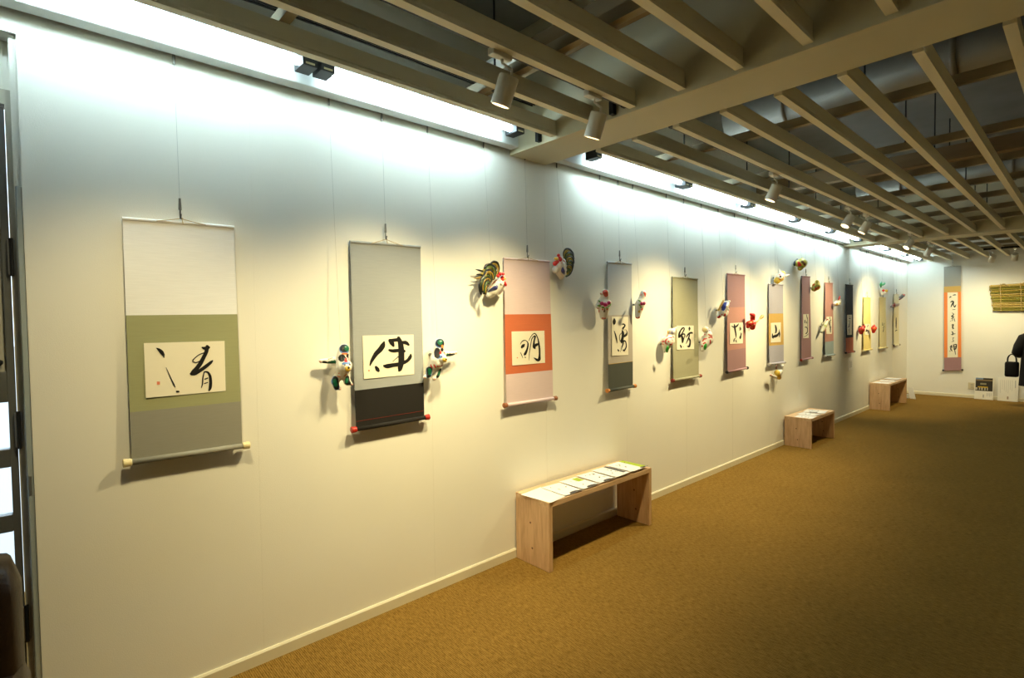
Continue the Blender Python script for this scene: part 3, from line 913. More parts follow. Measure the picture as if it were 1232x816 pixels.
scroll('tall hanging scroll with grey top, orange sides and plum foot on the end wall',
       [(1135.6, 321.4), (1156, 320.2), (1156.6, 445.2), (1136, 445.7)], [('stonegrey', 345), ('gold', 352), ('orange', 430.4), ('plum', 445.7)],
       [(1139.9, 352), (1152.4, 351.7), (1152.4, 430), (1139.9, 430.3)],
       (1134, 348, 9.6, [[(78, 98, 6), (95, 88, 14)], [(120, 72, 6), (140, 66, 12), (155, 68, 6)], [(95, 150, 10), (110, 140, 14), (125, 150, 18), (110, 180, 16), (95, 208, 6)], [(125, 150, 8), (130, 190, 10), (140, 205, 14), (155, 180, 6)], [(115, 238, 5), (145, 235, 7)],
                         [(110, 275, 5), (130, 290, 8), (105, 315, 14), (130, 320, 10), (100, 345, 6)], [(120, 330, 5), (115, 365, 8)], [(135, 340, 8), (142, 372, 6)], [(90, 370, 4), (100, 365, 5)], [(105, 415, 8), (125, 410, 12), (115, 440, 16), (130, 455, 8)], [(120, 405, 6), (118, 460, 8)],
                         [(110, 490, 10), (120, 510, 14), (115, 530, 10)], [(100, 525, 6), (145, 515, 8)], [(115, 565, 5), (130, 562, 6), (118, 580, 5), (128, 600, 7), (105, 608, 4)], [(85, 670, 6), (105, 650, 10), (95, 690, 14), (110, 715, 8)], [(120, 650, 8), (160, 640, 12), (150, 690, 14), (125, 690, 8)], [(130, 640, 6), (140, 700, 10), (150, 755, 6)], [(80, 715, 5), (90, 720, 6)], [(115, 670, 10), (155, 665, 10)]]),
       'black', 'steel wire and hook holding the tall orange scroll on the end wall', to_pt=back_pt, axis=(0, -1, 0), hook_px=(1146, 319.5), chars=(2, 5, 9, 11, 13, 14, 19))

# ------------------------------------------------------------------ papier-mache figures on the wall
WHITE, BLACKP, GREENP, REDP, ORANGEP, YELLOWP, BLUEP, GOLDP, NAVYP, MAGENTA = (0.80, 0.76, 0.66), (0.012, 0.012, 0.012), (0.01, 0.13, 0.06), (0.62, 0.025, 0.02), (0.78, 0.20, 0.04), (0.72, 0.46, 0.05), (0.10, 0.22, 0.50), (0.55, 0.36, 0.04), (0.035, 0.035, 0.14), (0.52, 0.03, 0.13)
PINKR, LEAF, BROWNP, STRAWC, PINK, LILAC = (0.72, 0.09, 0.05), (0.13, 0.30, 0.02), (0.12, 0.045, 0.02), (0.55, 0.40, 0.16), (0.75, 0.40, 0.32), (0.35, 0.33, 0.55)


def paint_mat(c):
    return mat('lacquer_%02d%02d%02d' % tuple(int(99 * k) for k in c), c, 0.3, spec=0.45)


def blob_mesh(chains, voxel):
    """union of tapered capsules, fused into one smooth surface"""
    mb = MB()
    for ch in chains:
        for i, (p, r) in enumerate(ch):
            mb.ball(p, r, 14, 10)
            if i:
                q, s = ch[i - 1]
                if (p - q).length > 1e-4:
                    mb.tube([q, p], [s, r], 14)
    me = mb.mesh('blob', None)
    ob = bpy.data.objects.new('blob', me)
    COL.objects.link(ob)
    rm = ob.modifiers.new('remesh', 'REMESH')
    rm.mode = 'VOXEL'
    rm.voxel_size = voxel
    sm = ob.modifiers.new('smooth', 'SMOOTH')
    sm.factor = 0.5
    sm.iterations = 4
    dg = bpy.context.evaluated_depsgraph_get()
    out = bpy.data.meshes.new_from_object(ob.evaluated_get(dg))
    bpy.data.objects.remove(ob)
    bpy.data.meshes.remove(me)
    for p in out.polygons:
        p.use_smooth = True
    return out


def figure(name, label, category, frame, body, color, paint=(), parts=(), group=None, voxel=0.004, wire=None, wire_label=None, peg=True):
    """frame = (ox, oy, scale) of the tracing; body chains [(x, y, off-wall m, r)]; paint [(colour, [(x, y, r)...])]; parts [(name, colour, [(x, y, off, r)...])]"""
    ox, oy, sc = frame

    def pt(x, y, w):
        return wall_pt(ox + x / sc, oy + y / sc, w)

    def conv(ch):
        out = []
        for x, y, w, r in ch:
            p = pt(x, y, w)
            out.append((p, r / sc * metres_per_px(p)))
        return out

    chains = [conv(c) for c in body]
    me = blob_mesh(chains, voxel)
    vs_ = [v.co.copy() for v in me.vertices]
    loc = Vector((sum(v.x for v in vs_) / len(vs_), sum(v.y for v in vs_) / len(vs_), min(v.z for v in vs_)))
    attr = me.color_attributes.new('paint', 'FLOAT_COLOR', 'POINT')
    cols = [color] * len(vs_)
    bvh = BVHTree.FromPolygons([tuple(v) for v in vs_], [tuple(p.vertices) for p in me.polygons])
    for c, pts in paint:
        segs = []
        for x, y, r in pts:
            d = ray(ox + x / sc, oy + y / sc).normalized()
            hit = bvh.ray_cast(CAM, d)[0]
            if hit is None:
                near = bvh.find_nearest(pt(x, y, 0.06))[0]
                hit = near
            segs.append((hit, r / sc * metres_per_px(hit)))
        for i, v in enumerate(vs_):
            for k, (p, r) in enumerate(segs):
                if k and (segs[k][0] - segs[k - 1][0]).length > 1e-6:
                    a, ra = segs[k - 1]
                    ab = p - a
                    t = max(0, min(1, (v - a).dot(ab) / ab.length_squared))
                    if (v - (a + ab * t)).length < ra + (r - ra) * t:
                        cols[i] = c
                        break
                elif (v - p).length < r:
                    cols[i] = c
                    break
    for i, c in enumerate(cols):
        attr.data[i].color = (*c, 1)
    root = thing(name, label, category, loc, group)
    me.name = 'body'
    me.transform(Matrix.Translation(-loc))
    me.materials.append(PAINTED)
    bo = bpy.data.objects.new('body', me)
    COL.objects.link(bo)
    bo.parent = root
    for pname, c, ch in parts:
        m = MB()
        cc = conv(ch)
        if len(cc) == 1:
            m.ball(cc[0][0], cc[0][1], 14, 10)
        else:
            sm = catmull([(*p, r) for p, r in cc], 5) if len(cc) > 2 else [(*p, r) for p, r in cc]
            P = [Vector(s[:3]) for s in sm]
            R = [max(s[3], 0.0006) for s in sm]
            m.tube(P, R, 10)
            m.ball(P[0], R[0], 10, 8)
            m.ball(P[-1], R[-1], 10, 8)
        m.build(pname, paint_mat(c), root, smooth=True)
    # a loop at the back keeps the figure against the wall
    q = sum((p for p, r in chains[0]), Vector()) / len(chains[0])
    if peg:
        MB().tube([(0.0, q.y, q.z), (q.x, q.y, q.z)], 0.008, 8).build('back_peg', HOOK, root)
    if wire:
        wx, wy = wire
        p = pt(wx, wy + 12, max(0.03, q.x * 0.95))
        wt = thing('hanging_line', wire_label, 'line', p, 'thin lines holding the figures')
        top = Vector((0.010, p.y - 0.003, RAIL_Z + .01))
        MB().tube([p, top - Vector((0, 0, .04))], 0.0008, 5).build('thread', NYLON, wt)
        MB().tube([top, top - Vector((0, 0, .045))], 0.0045, 8).build('rail_hook', HOOK, wt)
    return root


G = 'papier-mache animal figures on the wall'
figure('dog_figure', 'white painted dog figure with green patches beside the tan scroll, tail to the door', 'figurine', (380, 405, 11.66),
       [[(395, 180, .07, 78), (370, 300, .075, 85), (380, 430, .085, 105), (365, 520, .07, 95)], [(300, 330, .06, 60), (180, 340, .05, 42), (70, 345, .045, 30)],
        [(310, 560, .06, 62), (265, 640, .06, 56), (290, 715, .065, 44), (340, 735, .075, 22)], [(420, 560, .075, 52), (440, 640, .085, 50), (500, 670, .09, 24)], [(425, 410, .105, 85), (450, 455, .13, 45)]],
       WHITE, [(BLUEP, [(405, 165, 78)]), (BLACKP, [(400, 160, 64)]), (GREENP, [(440, 165, 42)]), (ORANGEP, [(370, 240, 10), (430, 245, 14), (475, 240, 10)]), (BLUEP, [(385, 380, 22), (470, 375, 22)]), (BLACKP, [(365, 300, 52), (370, 310, 50)]), (BLACKP, [(450, 275, 34)]), (REDP, [(422, 345, 22), (428, 310, 12)]), (REDP, [(472, 340, 20), (472, 305, 12)]),
               (YELLOWP, [(445, 455, 44)]), (ORANGEP, [(262, 490, 9), (320, 565, 11), (420, 545, 11), (485, 480, 9)]), (ORANGEP, [(270, 500, 8), (330, 515, 9)]), (ORANGEP, [(180, 320, 8), (230, 300, 8)]), (BLUEP, [(255, 600, 50), (295, 715, 45)]), (BLACKP, [(270, 600, 44), (290, 710, 40)]), (GREENP, [(262, 620, 28), (280, 680, 26)]), (BLACKP, [(445, 580, 32), (440, 650, 38), (475, 660, 26)]), (GREENP, [(435, 600, 20), (430, 640, 20)]),
               (BLACKP, [(110, 362, 22), (170, 378, 26)]), (GREENP, [(190, 370, 26), (260, 358, 28)]), (PINK, [(60, 350, 18)]), (PINK, [(345, 735, 14)]), (PINK, [(510, 675, 14)])],
       [('nose', BLACKP, [(462, 440, .158, 17)]), ('eye', BROWNP, [(408, 398, .147, 11)]), ('eye', BROWNP, [(478, 395, .147, 11)])], G, .0032, (345, 105), 'thin line holding the dog figure on the door side of the tan scroll')
figure('dog_figure', 'white painted dog figure with green patches beside the tan scroll, paw to the roosters', 'figurine', (505, 400, 12.56),
       [[(300, 165, .07, 76), (285, 300, .075, 84), (240, 420, .075, 98), (210, 490, .065, 92)], [(270, 460, .08, 95)], [(340, 400, .105, 74), (382, 415, .13, 40)], [(370, 325, .07, 50), (470, 325, .06, 38), (550, 305, .05, 26)],
        [(150, 560, .055, 64), (140, 640, .055, 46), (75, 680, .055, 28)], [(285, 560, .07, 52), (270, 650, .08, 38), (215, 705, .08, 28)]],
       WHITE, [(BLUEP, [(305, 155, 82)]), (BLACKP, [(312, 155, 72)]), (GREENP, [(310, 148, 42)]), (ORANGEP, [(345, 215, 26)]), (BLUEP, [(320, 360, 30), (270, 370, 30)]), (BLACKP, [(260, 280, 50), (262, 350, 44)]), (BLACKP, [(340, 260, 30)]), (REDP, [(318, 315, 18), (318, 290, 10)]), (REDP, [(368, 305, 18)]), (YELLOWP, [(375, 415, 40)]),
               (REDP, [(165, 490, 9), (185, 540, 14)]), (REDP, [(215, 490, 9), (235, 530, 14)]), (REDP, [(270, 515, 14), (340, 500, 8)]), (BLUEP, [(140, 570, 54), (140, 660, 44)]), (BLACKP, [(140, 560, 44), (135, 650, 36)]), (GREENP, [(150, 575, 32), (155, 620, 26)]), (BLACKP, [(320, 560, 24), (270, 670, 24)]), (GREENP, [(300, 600, 18), (285, 640, 18)]), (GREENP, [(420, 345, 28)]), (BLACKP, [(450, 340, 24), (520, 335, 18)]), (PINK, [(548, 312, 16)]), (PINK, [(72, 685, 16)]), (PINK, [(220, 708, 16)])],
       [('nose', BLACKP, [(400, 405, .158, 13)]), ('eye', BROWNP, [(335, 372, .146, 11)])], G, .0032, (265, 90), 'thin line holding the dog figure on the rooster side of the tan scroll')


def rooster(label, frame, body, paint, parts, backing, feathers, wire, wl):
    col = [BLACKP, GREENP, GOLDP]
    pr = list(parts)
    pr += [('tail_back', GOLDP, [(x, y, w - .005, r * .72) for x, y, w, r in backing])]
    for i, ft in enumerate(feathers):
        pr.append(('tail_feather', BLACKP, [(x, y, w + .022, r * 1.12) for x, y, w, r in ft]))
        pr.append(('feather_stripe', (0.10, 0.16, 0.03) if i % 2 else (0.40, 0.26, 0.03), [(ft[0][0] + (x - ft[0][0]) * .87, ft[0][1] + (y - ft[0][1]) * .87, w + .028, r * .5) for x, y, w, r in ft]))
    figure('rooster_figure', label, 'figurine', frame, body, WHITE, paint, pr, G, .0034, wire, wl)


def arc(pts, w, r):
    return [(x, y, w, r * (0.75 + 0.25 * math.sin(math.pi * i / (len(pts) - 1)))) for i, (x, y) in enumerate(pts)]


rooster('rooster figure with wide black and gold tail on the door side of the pink scroll', (570, 305, 14.3),
        [[(430, 540, .075, 110), (340, 640, .06, 95), (270, 710, .045, 62)], [(450, 500, .08, 90), (480, 420, .09, 62)], [(420, 640, .06, 70), (500, 610, .06, 36)]],
        [(REDP, [(500, 430, 42)]), (ORANGEP, [(320, 525, 12), (350, 490, 12)]), (ORANGEP, [(360, 500, 12), (395, 455, 12)]), (ORANGEP, [(270, 575, 14), (300, 570, 10)]), (PINK, [(450, 470, 22)])],
        [('wing', NAVYP, [(250, 660, .085, 12), (310, 625, .12, 30), (370, 595, .15, 40), (395, 570, .155, 26)]), ('comb', REDP, [(420, 390, .12, 30)]), ('comb', REDP, [(455, 352, .12, 34)]), ('comb', REDP, [(505, 355, .12, 28)]), ('wattle', REDP, [(540, 500, .13, 16), (547, 540, .125, 27)]), ('beak', YELLOWP, [(525, 435, .145, 16), (555, 438, .15, 5)]),
         ('tail_spike', BLACKP, [(150, 305, .05, 16), (90, 290, .05, 15), (35, 275, .05, 4)]), ('tail_spike', BLACKP, [(140, 375, .05, 16), (85, 368, .05, 14), (40, 362, .05, 4)]), ('tail_spike', (0.3, 0.18, 0.02), [(125, 415, .05, 16), (70, 425, .05, 15), (10, 428, .05, 4)])],
        [(330, 240, .03, 105), (220, 330, .032, 120), (160, 480, .034, 95), (150, 610, .034, 70)],
        [arc([(350, 410), (410, 330), (428, 250), (400, 165), (340, 145), (300, 168)], .045, 22), arc([(345, 430), (370, 330), (352, 245), (290, 195), (220, 205), (185, 255)], .05, 24), arc([(335, 440), (320, 345), (270, 295), (210, 312), (175, 380)], .055, 24), arc([(300, 465), (262, 385), (200, 375), (140, 440), (100, 530), (105, 630), (125, 695)], .055, 22), arc([(285, 480), (255, 430), (205, 435), (160, 490), (138, 570), (140, 660)], .062, 22), arc([(265, 520), (235, 490), (200, 530), (180, 600), (175, 690)], .066, 22), arc([(240, 560), (225, 560), (205, 620), (205, 700)], .07, 18)],
        (292, 130), 'thin line holding the rooster figure with the wide tail')
rooster('rooster figure with tall narrow tail on the monkey side of the pink scroll', (660, 292, 17),
        [[(220, 470, .075, 120), (250, 590, .06, 115), (255, 700, .05, 62)], [(140, 560, .07, 72)], [(280, 390, .08, 70), (230, 330, .09, 55)]],
        [(REDP, [(240, 340, 50)]), (REDP, [(310, 360, 12), (325, 390, 14)]), (ORANGEP, [(348, 430, 14), (352, 480, 12)]), (ORANGEP, [(350, 500, 12), (360, 560, 12)]), (ORANGEP, [(270, 410, 14)])],
        [('wing', NAVYP, [(290, 520, .125, 20), (295, 580, .13, 40), (315, 630, .12, 26)]), ('comb', REDP, [(205, 262, .1, 34)]), ('comb', REDP, [(225, 310, .11, 36)]), ('comb', REDP, [(245, 355, .12, 34)]), ('wattle', REDP, [(180, 390, .12, 40), (130, 430, .11, 48)]), ('beak', YELLOWP, [(175, 330, .13, 34), (135, 328, .13, 22)])],
        [(360, 200, .03, 86), (430, 330, .032, 95), (440, 480, .034, 85), (400, 640, .034, 52)],
        [arc([(325, 310), (315, 210), (360, 135), (430, 145), (490, 215), (505, 290)], .05, 24), arc([(355, 335), (362, 245), (420, 205), (485, 250), (512, 330)], .056, 24), arc([(375, 385), (390, 310), (450, 290), (500, 350), (510, 420)], .06, 24), arc([(385, 440), (410, 385), (465, 390), (492, 450), (490, 520)], .064, 24), arc([(385, 520), (415, 460), (465, 480), (475, 550), (445, 630)], .066, 24), arc([(380, 600), (415, 545), (440, 580), (425, 650), (360, 690)], .066, 22)],
        (295, 100), 'thin line holding the rooster figure with the narrow tail')
figure('monkey_figure', 'white monkey figure hugging three peaches on the rooster side of the silver scroll', 'figurine', (710, 340, 16.32),
       [[(295, 205, .085, 78), (280, 330, .075, 100), (275, 430, .075, 130), (268, 540, .065, 110), (265, 660, .055, 78)], [(200, 380, .06, 70), (160, 470, .06, 52)], [(370, 400, .08, 56)], [(215, 215, .08, 30)]],
       WHITE, [(PINKR, [(300, 190, 58)]), (PINKR, [(315, 235, 48)]), (PINK, [(208, 222, 18)]), (PINKR, [(140, 545, 24), (170, 580, 22)]), (PINKR, [(245, 528, 20)]), (PINKR, [(335, 526, 20)]), (BROWNP, [(285, 510, 8), (278, 575, 14)]), (PINKR, [(250, 705, 20)]), (PINKR, [(292, 706, 20)])],
       [('peach', MAGENTA, [(232, 412, .155, 40)]), ('peach', MAGENTA, [(300, 432, .17, 46)]), ('peach', MAGENTA, [(365, 402, .15, 40)]), ('leaf', LEAF, [(140, 455, .13, 8), (185, 455, .14, 22), (220, 455, .14, 8)]), ('leaf', LEAF, [(165, 355, .12, 8), (185, 372, .13, 18), (205, 390, .14, 8)]), ('leaf', LEAF, [(225, 485, .15, 8), (255, 492, .155, 20), (285, 490, .155, 8)]), ('leaf', LEAF, [(310, 490, .155, 8), (340, 492, .15, 18), (370, 480, .14, 8)]), ('leaf', LEAF, [(365, 470, .14, 8), (390, 445, .13, 20), (412, 420, .12, 8)])], G, .004, (330, 110), 'thin line holding the monkey figure on the rooster side')
figure('monkey_figure', 'white monkey figure hugging peaches on the sheep side of the silver scroll', 'figurine', (710, 340, 16.32),
       [[(1040, 215, .085, 64), (1010, 320, .075, 70), (985, 410, .07, 100), (955, 540, .06, 80), (935, 660, .055, 56)], [(920, 440, .045, 50)]],
       WHITE, [(PINKR, [(1070, 200, 24), (1090, 250, 32)]), (PINK, [(1000, 242, 20)]), (PINKR, [(1020, 526, 26)]), (YELLOWP, [(962, 572, 24)]), (PINKR, [(910, 698, 22)]), (PINKR, [(958, 690, 22)])],
       [('peach', MAGENTA, [(1015, 415, .15, 36)]), ('peach', MAGENTA, [(1055, 410, .16, 36)]), ('leaf', LEAF, [(950, 350, .1, 8), (975, 362, .11, 18), (995, 378, .13, 8)]), ('leaf', LEAF, [(950, 435, .11, 8), (975, 440, .13, 18), (995, 445, .14, 8)]), ('leaf', LEAF, [(980, 470, .13, 8), (1000, 482, .14, 18), (1020, 488, .14, 8)])], G, .004, (965, 140), 'thin line holding the monkey figure on the sheep side')
SW = REDP
figure('sheep_figure', 'white sheep figure with red swirls, on the monkey side of the olive scroll', 'figurine', (790, 385, 16.43),
       [[(270, 340, .075, 90), (215, 430, .07, 122), (190, 530, .055, 78), (165, 615, .045, 34)], [(300, 235, .09, 70), (345, 200, .1, 40), (385, 160, .11, 22)], [(270, 420, .08, 90)]],
       WHITE, [(SW, [(180, 330, 9), (195, 285, 9), (220, 300, 9), (205, 335, 9)]), (SW, [(150, 425, 12), (110, 425, 14), (105, 470, 14), (140, 490, 10)]), (SW, [(215, 370, 10), (175, 410, 14), (175, 465, 14), (210, 480, 10)]), (SW, [(240, 355, 14), (300, 355, 14)]), (SW, [(320, 330, 14), (345, 350, 12)]), (SW, [(235, 430, 16)]), (SW, [(260, 480, 10), (290, 490, 14), (320, 440, 10)]), (SW, [(290, 390, 8), (320, 400, 10)]), (LILAC, [(310, 215, 10), (308, 265, 12), (345, 260, 10)]), (PINK, [(375, 168, 18)])],
       [('bib', (0.02, 0.30, 0.02), [(220, 530, .115, 20), (208, 580, .11, 28), (205, 625, .1, 24)]), ('horn', YELLOWP, [(228, 220, .07, 12), (222, 265, .07, 14)])], G, .0045, (300, 150), 'thin line holding the sheep figure on the monkey side')
figure('sheep_figure', 'white sheep figure with beige head and red swirls, beside the olive scroll', 'figurine', (790, 385, 16.43),
       [[(1020, 310, .08, 90), (1000, 390, .07, 118), (940, 490, .06, 86), (900, 590, .05, 42)], [(965, 195, .09, 66)], [(1030, 215, .08, 40)], [(1070, 370, .08, 60)]],
       WHITE, [((0.72, 0.55, 0.28), [(940, 190, 52)]), (LILAC, [(1020, 180, 14), (1045, 215, 16)]), (SW, [(895, 340, 14), (910, 295, 16), (950, 290, 14)]), (SW, [(910, 420, 14), (935, 380, 16), (985, 370, 12)]), (SW, [(1030, 290, 14), (1060, 310, 12)]), (SW, [(1080, 300, 12), (1100, 360, 14)]), (SW, [(1030, 350, 10), (1075, 345, 12)]), (SW, [(1060, 400, 12), (1060, 460, 16)]), (SW, [(925, 465, 14), (965, 450, 12)]), (SW, [(900, 520, 18)])],
       [('bib', (0.02, 0.30, 0.02), [(975, 485, .12, 20), (960, 530, .115, 30), (955, 570, .1, 24)])], G, .0045, (985, 110), 'thin line holding the sheep figure on the plum scroll side')
figure('horse_figure', 'white animal figure with blue saddle cloth and gold edge beside the plum and salmon scroll', 'figurine', (858, 350, 14.84),
       [[(235, 240, .075, 58), (190, 300, .07, 70), (140, 390, .06, 62), (100, 455, .05, 40)], [(230, 390, .075, 46), (210, 440, .08, 34)], [(275, 195, .09, 30), (300, 185, .095, 16)], [(255, 335, .08, 34)]],
       WHITE, [((0.03, 0.05, 0.30), [(215, 215, 30), (185, 290, 42), (180, 330, 28)]), (REDP, [(205, 425, 26)]), (REDP, [(95, 475, 22), (120, 455, 18)]), (REDP, [(245, 365, 16)]), (REDP, [(155, 425, 14)]), (GOLDP, [(245, 280, 14)])],
       [('saddle_edge', (0.60, 0.36, 0.08), [(185, 175, .08, 18), (140, 260, .075, 20), (98, 345, .065, 18)])], G, .0045, (180, 150), 'thin line holding the figure with the blue saddle cloth')
figure('horse_figure', 'red animal figure with a straw broom tail beside the plum and salmon scroll', 'figurine', (858, 350, 14.84),
       [[(640, 590, .06, 56), (620, 640, .055, 34)], [(690, 590, .075, 72), (700, 650, .075, 52)], [(705, 500, .08, 44), (705, 440, .085, 46), (670, 420, .09, 24)]],
       REDP, [(GOLDP, [(645, 572, 14)]), (GOLDP, [(690, 556, 14)]), (PINK, [(742, 600, 16)]), (GOLDP, [(700, 620, 10)]), ((0.3, 0.01, 0.01), [(740, 470, 16)])],
       [('broom_handle', STRAWC, [(760, 575, .07, 12), (845, 490, .07, 12)]), ('broom_brush', (0.42, 0.28, 0.08), [(835, 500, .07, 16), (870, 465, .07, 30), (885, 452, .07, 24)])], G, .0045, (690, 390), 'thin line holding the red figure with the straw broom tail', peg=False)
figure('rabbit_figure', 'white and gold rabbit figure above the pale grey scroll', 'figurine', (915, 305, 14.84),
       [[(380, 370, .085, 62), (335, 430, .07, 84), (295, 490, .055, 56)], [(330, 290, .075, 18), (338, 350, .08, 24)], [(505, 385, .09, 18), (430, 405, .09, 26)]],
       WHITE, [(YELLOWP, [(280, 480, 56), (320, 515, 50), (390, 470, 30)]), (YELLOWP, [(400, 320, 24), (435, 350, 18)]), (REDP, [(330, 378, 8), (355, 385, 8)]), (REDP, [(335, 455, 8), (360, 470, 8)]), (REDP, [(410, 420, 8), (415, 440, 8)])],
       [('eye', BLACKP, [(357, 412, .155, 18)])], G, .005, (330, 290), 'thin line holding the rabbit figure above the pale grey scroll')
figure('rabbit_figure', 'white and gold rabbit figure below the pale grey scroll', 'figurine', (915, 430, 20.4),
       [[(420, 390, .06, 88), (455, 490, .06, 62)], [(485, 360, .07, 60)], [(535, 215, .06, 40), (538, 290, .06, 22), (520, 370, .06, 22)], [(250, 440, .06, 34), (360, 490, .065, 40)]],
       WHITE, [(YELLOWP, [(395, 360, 70), (420, 450, 60), (455, 535, 50)]), (PINK, [(260, 435, 26)]), (PINK, [(515, 450, 22)])],
       [('peg', BROWNP, [(385, 195, .04, 20), (385, 275, .05, 20)])], G, .005)
figure('dragon_figure', 'yellow-green dragon head figure above the all-plum scroll', 'figurine', (915, 305, 14.84),
       [[(660, 180, .05, 56), (730, 180, .075, 92), (775, 170, .08, 64)], [(710, 260, .06, 48)], [(745, 110, .06, 36)]],
       (0.50, 0.40, 0.06), [(REDP, [(680, 160, 22), (700, 215, 32)]), (BROWNP, [(745, 150, 22), (790, 200, 18)]), ((0.16, 0.22, 0.03), [(740, 240, 22), (660, 240, 20)]), ((0.10, 0.02, 0.02), [(755, 265, 16)]), ((0.62, 0.55, 0.16), [(760, 105, 20)])],
       [('ridge', BLACKP, [(655, 115, .03, 22), (612, 165, .03, 24), (605, 210, .03, 18)])], G, .005, (740, 80), 'thin line holding the dragon figure above the all-plum scroll')
figure('dragon_figure', 'yellow-green dragon head figure between the all-plum and salmon scrolls', 'figurine', (915, 305, 14.84),
       [[(995, 590, .065, 72), (960, 630, .05, 50)], [(1010, 510, .07, 36), (1025, 560, .075, 40)]],
       (0.50, 0.40, 0.06), [(REDP, [(950, 560, 18)]), (REDP, [(990, 630, 22)]), (REDP, [(1030, 610, 18)]), ((0.16, 0.2, 0.03), [(970, 600, 16)]), ((0.16, 0.2, 0.03), [(1045, 575, 14)]), (REDP, [(965, 670, 16)])],
       [('horn', (0.55, 0.5, 0.1), [(1005, 520, .09, 16), (1008, 490, .1, 8)])], G, .005, (1000, 480), 'thin line holding the dragon figure between two scrolls')
figure('snake_figure', 'small white and green figure hanging over the salmon scroll edge', 'figurine', (980, 345, 12.55),
       [[(185, 520, .06, 32), (150, 600, .055, 36), (105, 685, .05, 20)], [(120, 560, .04, 22)]],
       (0.62, 0.56, 0.36), [((0.40, 0.42, 0.08), [(165, 590, 22)]), (PINK, [(190, 510, 16)]), ((0.25, 0.25, 0.2), [(100, 690, 14)])],
       [('mouth', REDP, [(195, 495, .08, 9)])], G, .006, (180, 480), 'thin line holding the white and green figure')
figure('tiger_figure', 'small white and gold figure with red tail beside the salmon scroll', 'figurine', (980, 345, 12.55),
       [[(345, 250, .06, 46), (305, 268, .055, 28)], [(375, 210, .07, 22)]],
       WHITE, [(GOLDP, [(340, 275, 30)]), (REDP, [(345, 285, 10)]), ((0.35, 0.36, 0.06), [(385, 250, 16)])],
       [('tail', REDP, [(365, 195, .08, 9), (380, 150, .08, 10)])], G, .006, (370, 150), 'thin line holding the figure with the red tail', peg=False)
figure('ox_figure', 'red figure with dark back on the navy side of the yellow scroll', 'figurine', (1030, 335, 10.88),
       [[(70, 675, .06, 38), (65, 710, .055, 26)], [(98, 635, .075, 24)]],
       REDP, [((0.55, 0.1, 0.02), [(75, 690, 16)]), (PINK, [(95, 640, 10)])],
       [('dark_back', BLACKP, [(52, 635, .03, 18), (48, 690, .03, 20)]), ('horn', (0.2, 0.01, 0.01), [(98, 612, .085, 8), (102, 598, .09, 4)])], G, .006, (90, 600), 'thin line holding the red figure with dark back')
figure('ox_figure', 'red figure with orange belly on the buff side of the yellow scroll', 'figurine', (1030, 335, 10.88),
       [[(233, 655, .098, 34), (226, 700, .09, 20)], [(231, 615, .1, 15)]],
       REDP, [((0.75, 0.16, 0.03), [(235, 660, 18)]), (PINK, [(225, 612, 10)])], [], G, .006, (225, 600), 'thin line holding the red figure with orange belly', peg=False)
figure('mouse_figure', 'white figure with green leaves and red and yellow fruit above the buff scroll', 'figurine', (1030, 335, 10.88),
       [[(345, 200, .05, 20), (390, 185, .055, 24)], [(330, 150, .05, 8), (330, 195, .05, 8)]],
       WHITE, [(PINK, [(370, 185, 10)])],
       [('leaf', (0.02, 0.28, 0.08), [(325, 115, .05, 7), (326, 80, .055, 15), (334, 45, .05, 6)]), ('leaf', (0.02, 0.28, 0.08), [(345, 90, .05, 8), (366, 72, .055, 15), (378, 55, .05, 6)]), ('fruit', REDP, [(358, 160, .075, 16)]), ('fruit', YELLOWP, [(396, 164, .08, 18)])], G, .006, (350, 60), 'thin line holding the figure with green leaves')
figure('bird_figure', 'dark bird-like figure with orange tip beside the ivory scroll near the corner', 'figurine', (1030, 335, 10.88),
       [[(568, 278, .05, 8), (590, 252, .055, 18), (615, 225, .06, 22), (632, 215, .06, 12)]],
       (0.035, 0.02, 0.015), [((0.7, 0.12, 0.04), [(628, 215, 16)]), ((0.3, 0.03, 0.01), [(575, 270, 10)])], [], G, .006, (615, 205), 'thin line holding the dark figure with orange tip')
figure('bird_figure', 'brown-red bird-like figure hanging over the ivory scroll', 'figurine', (1030, 335, 10.88),
       [[(455, 372, .05, 9), (490, 362, .06, 24), (540, 350, .065, 20), (560, 335, .065, 9)]],
       (0.16, 0.03, 0.015), [(BLACKP, [(455, 372, 16)]), (BLACKP, [(530, 360, 14)]), (GOLDP, [(558, 337, 12)]), (REDP, [(490, 385, 10)])],
       [('wing', (0.25, 0.03, 0.01), [(495, 355, .075, 16), (507, 322, .07, 6)])], G, .006, (510, 330), 'thin line holding the brown-red figure')

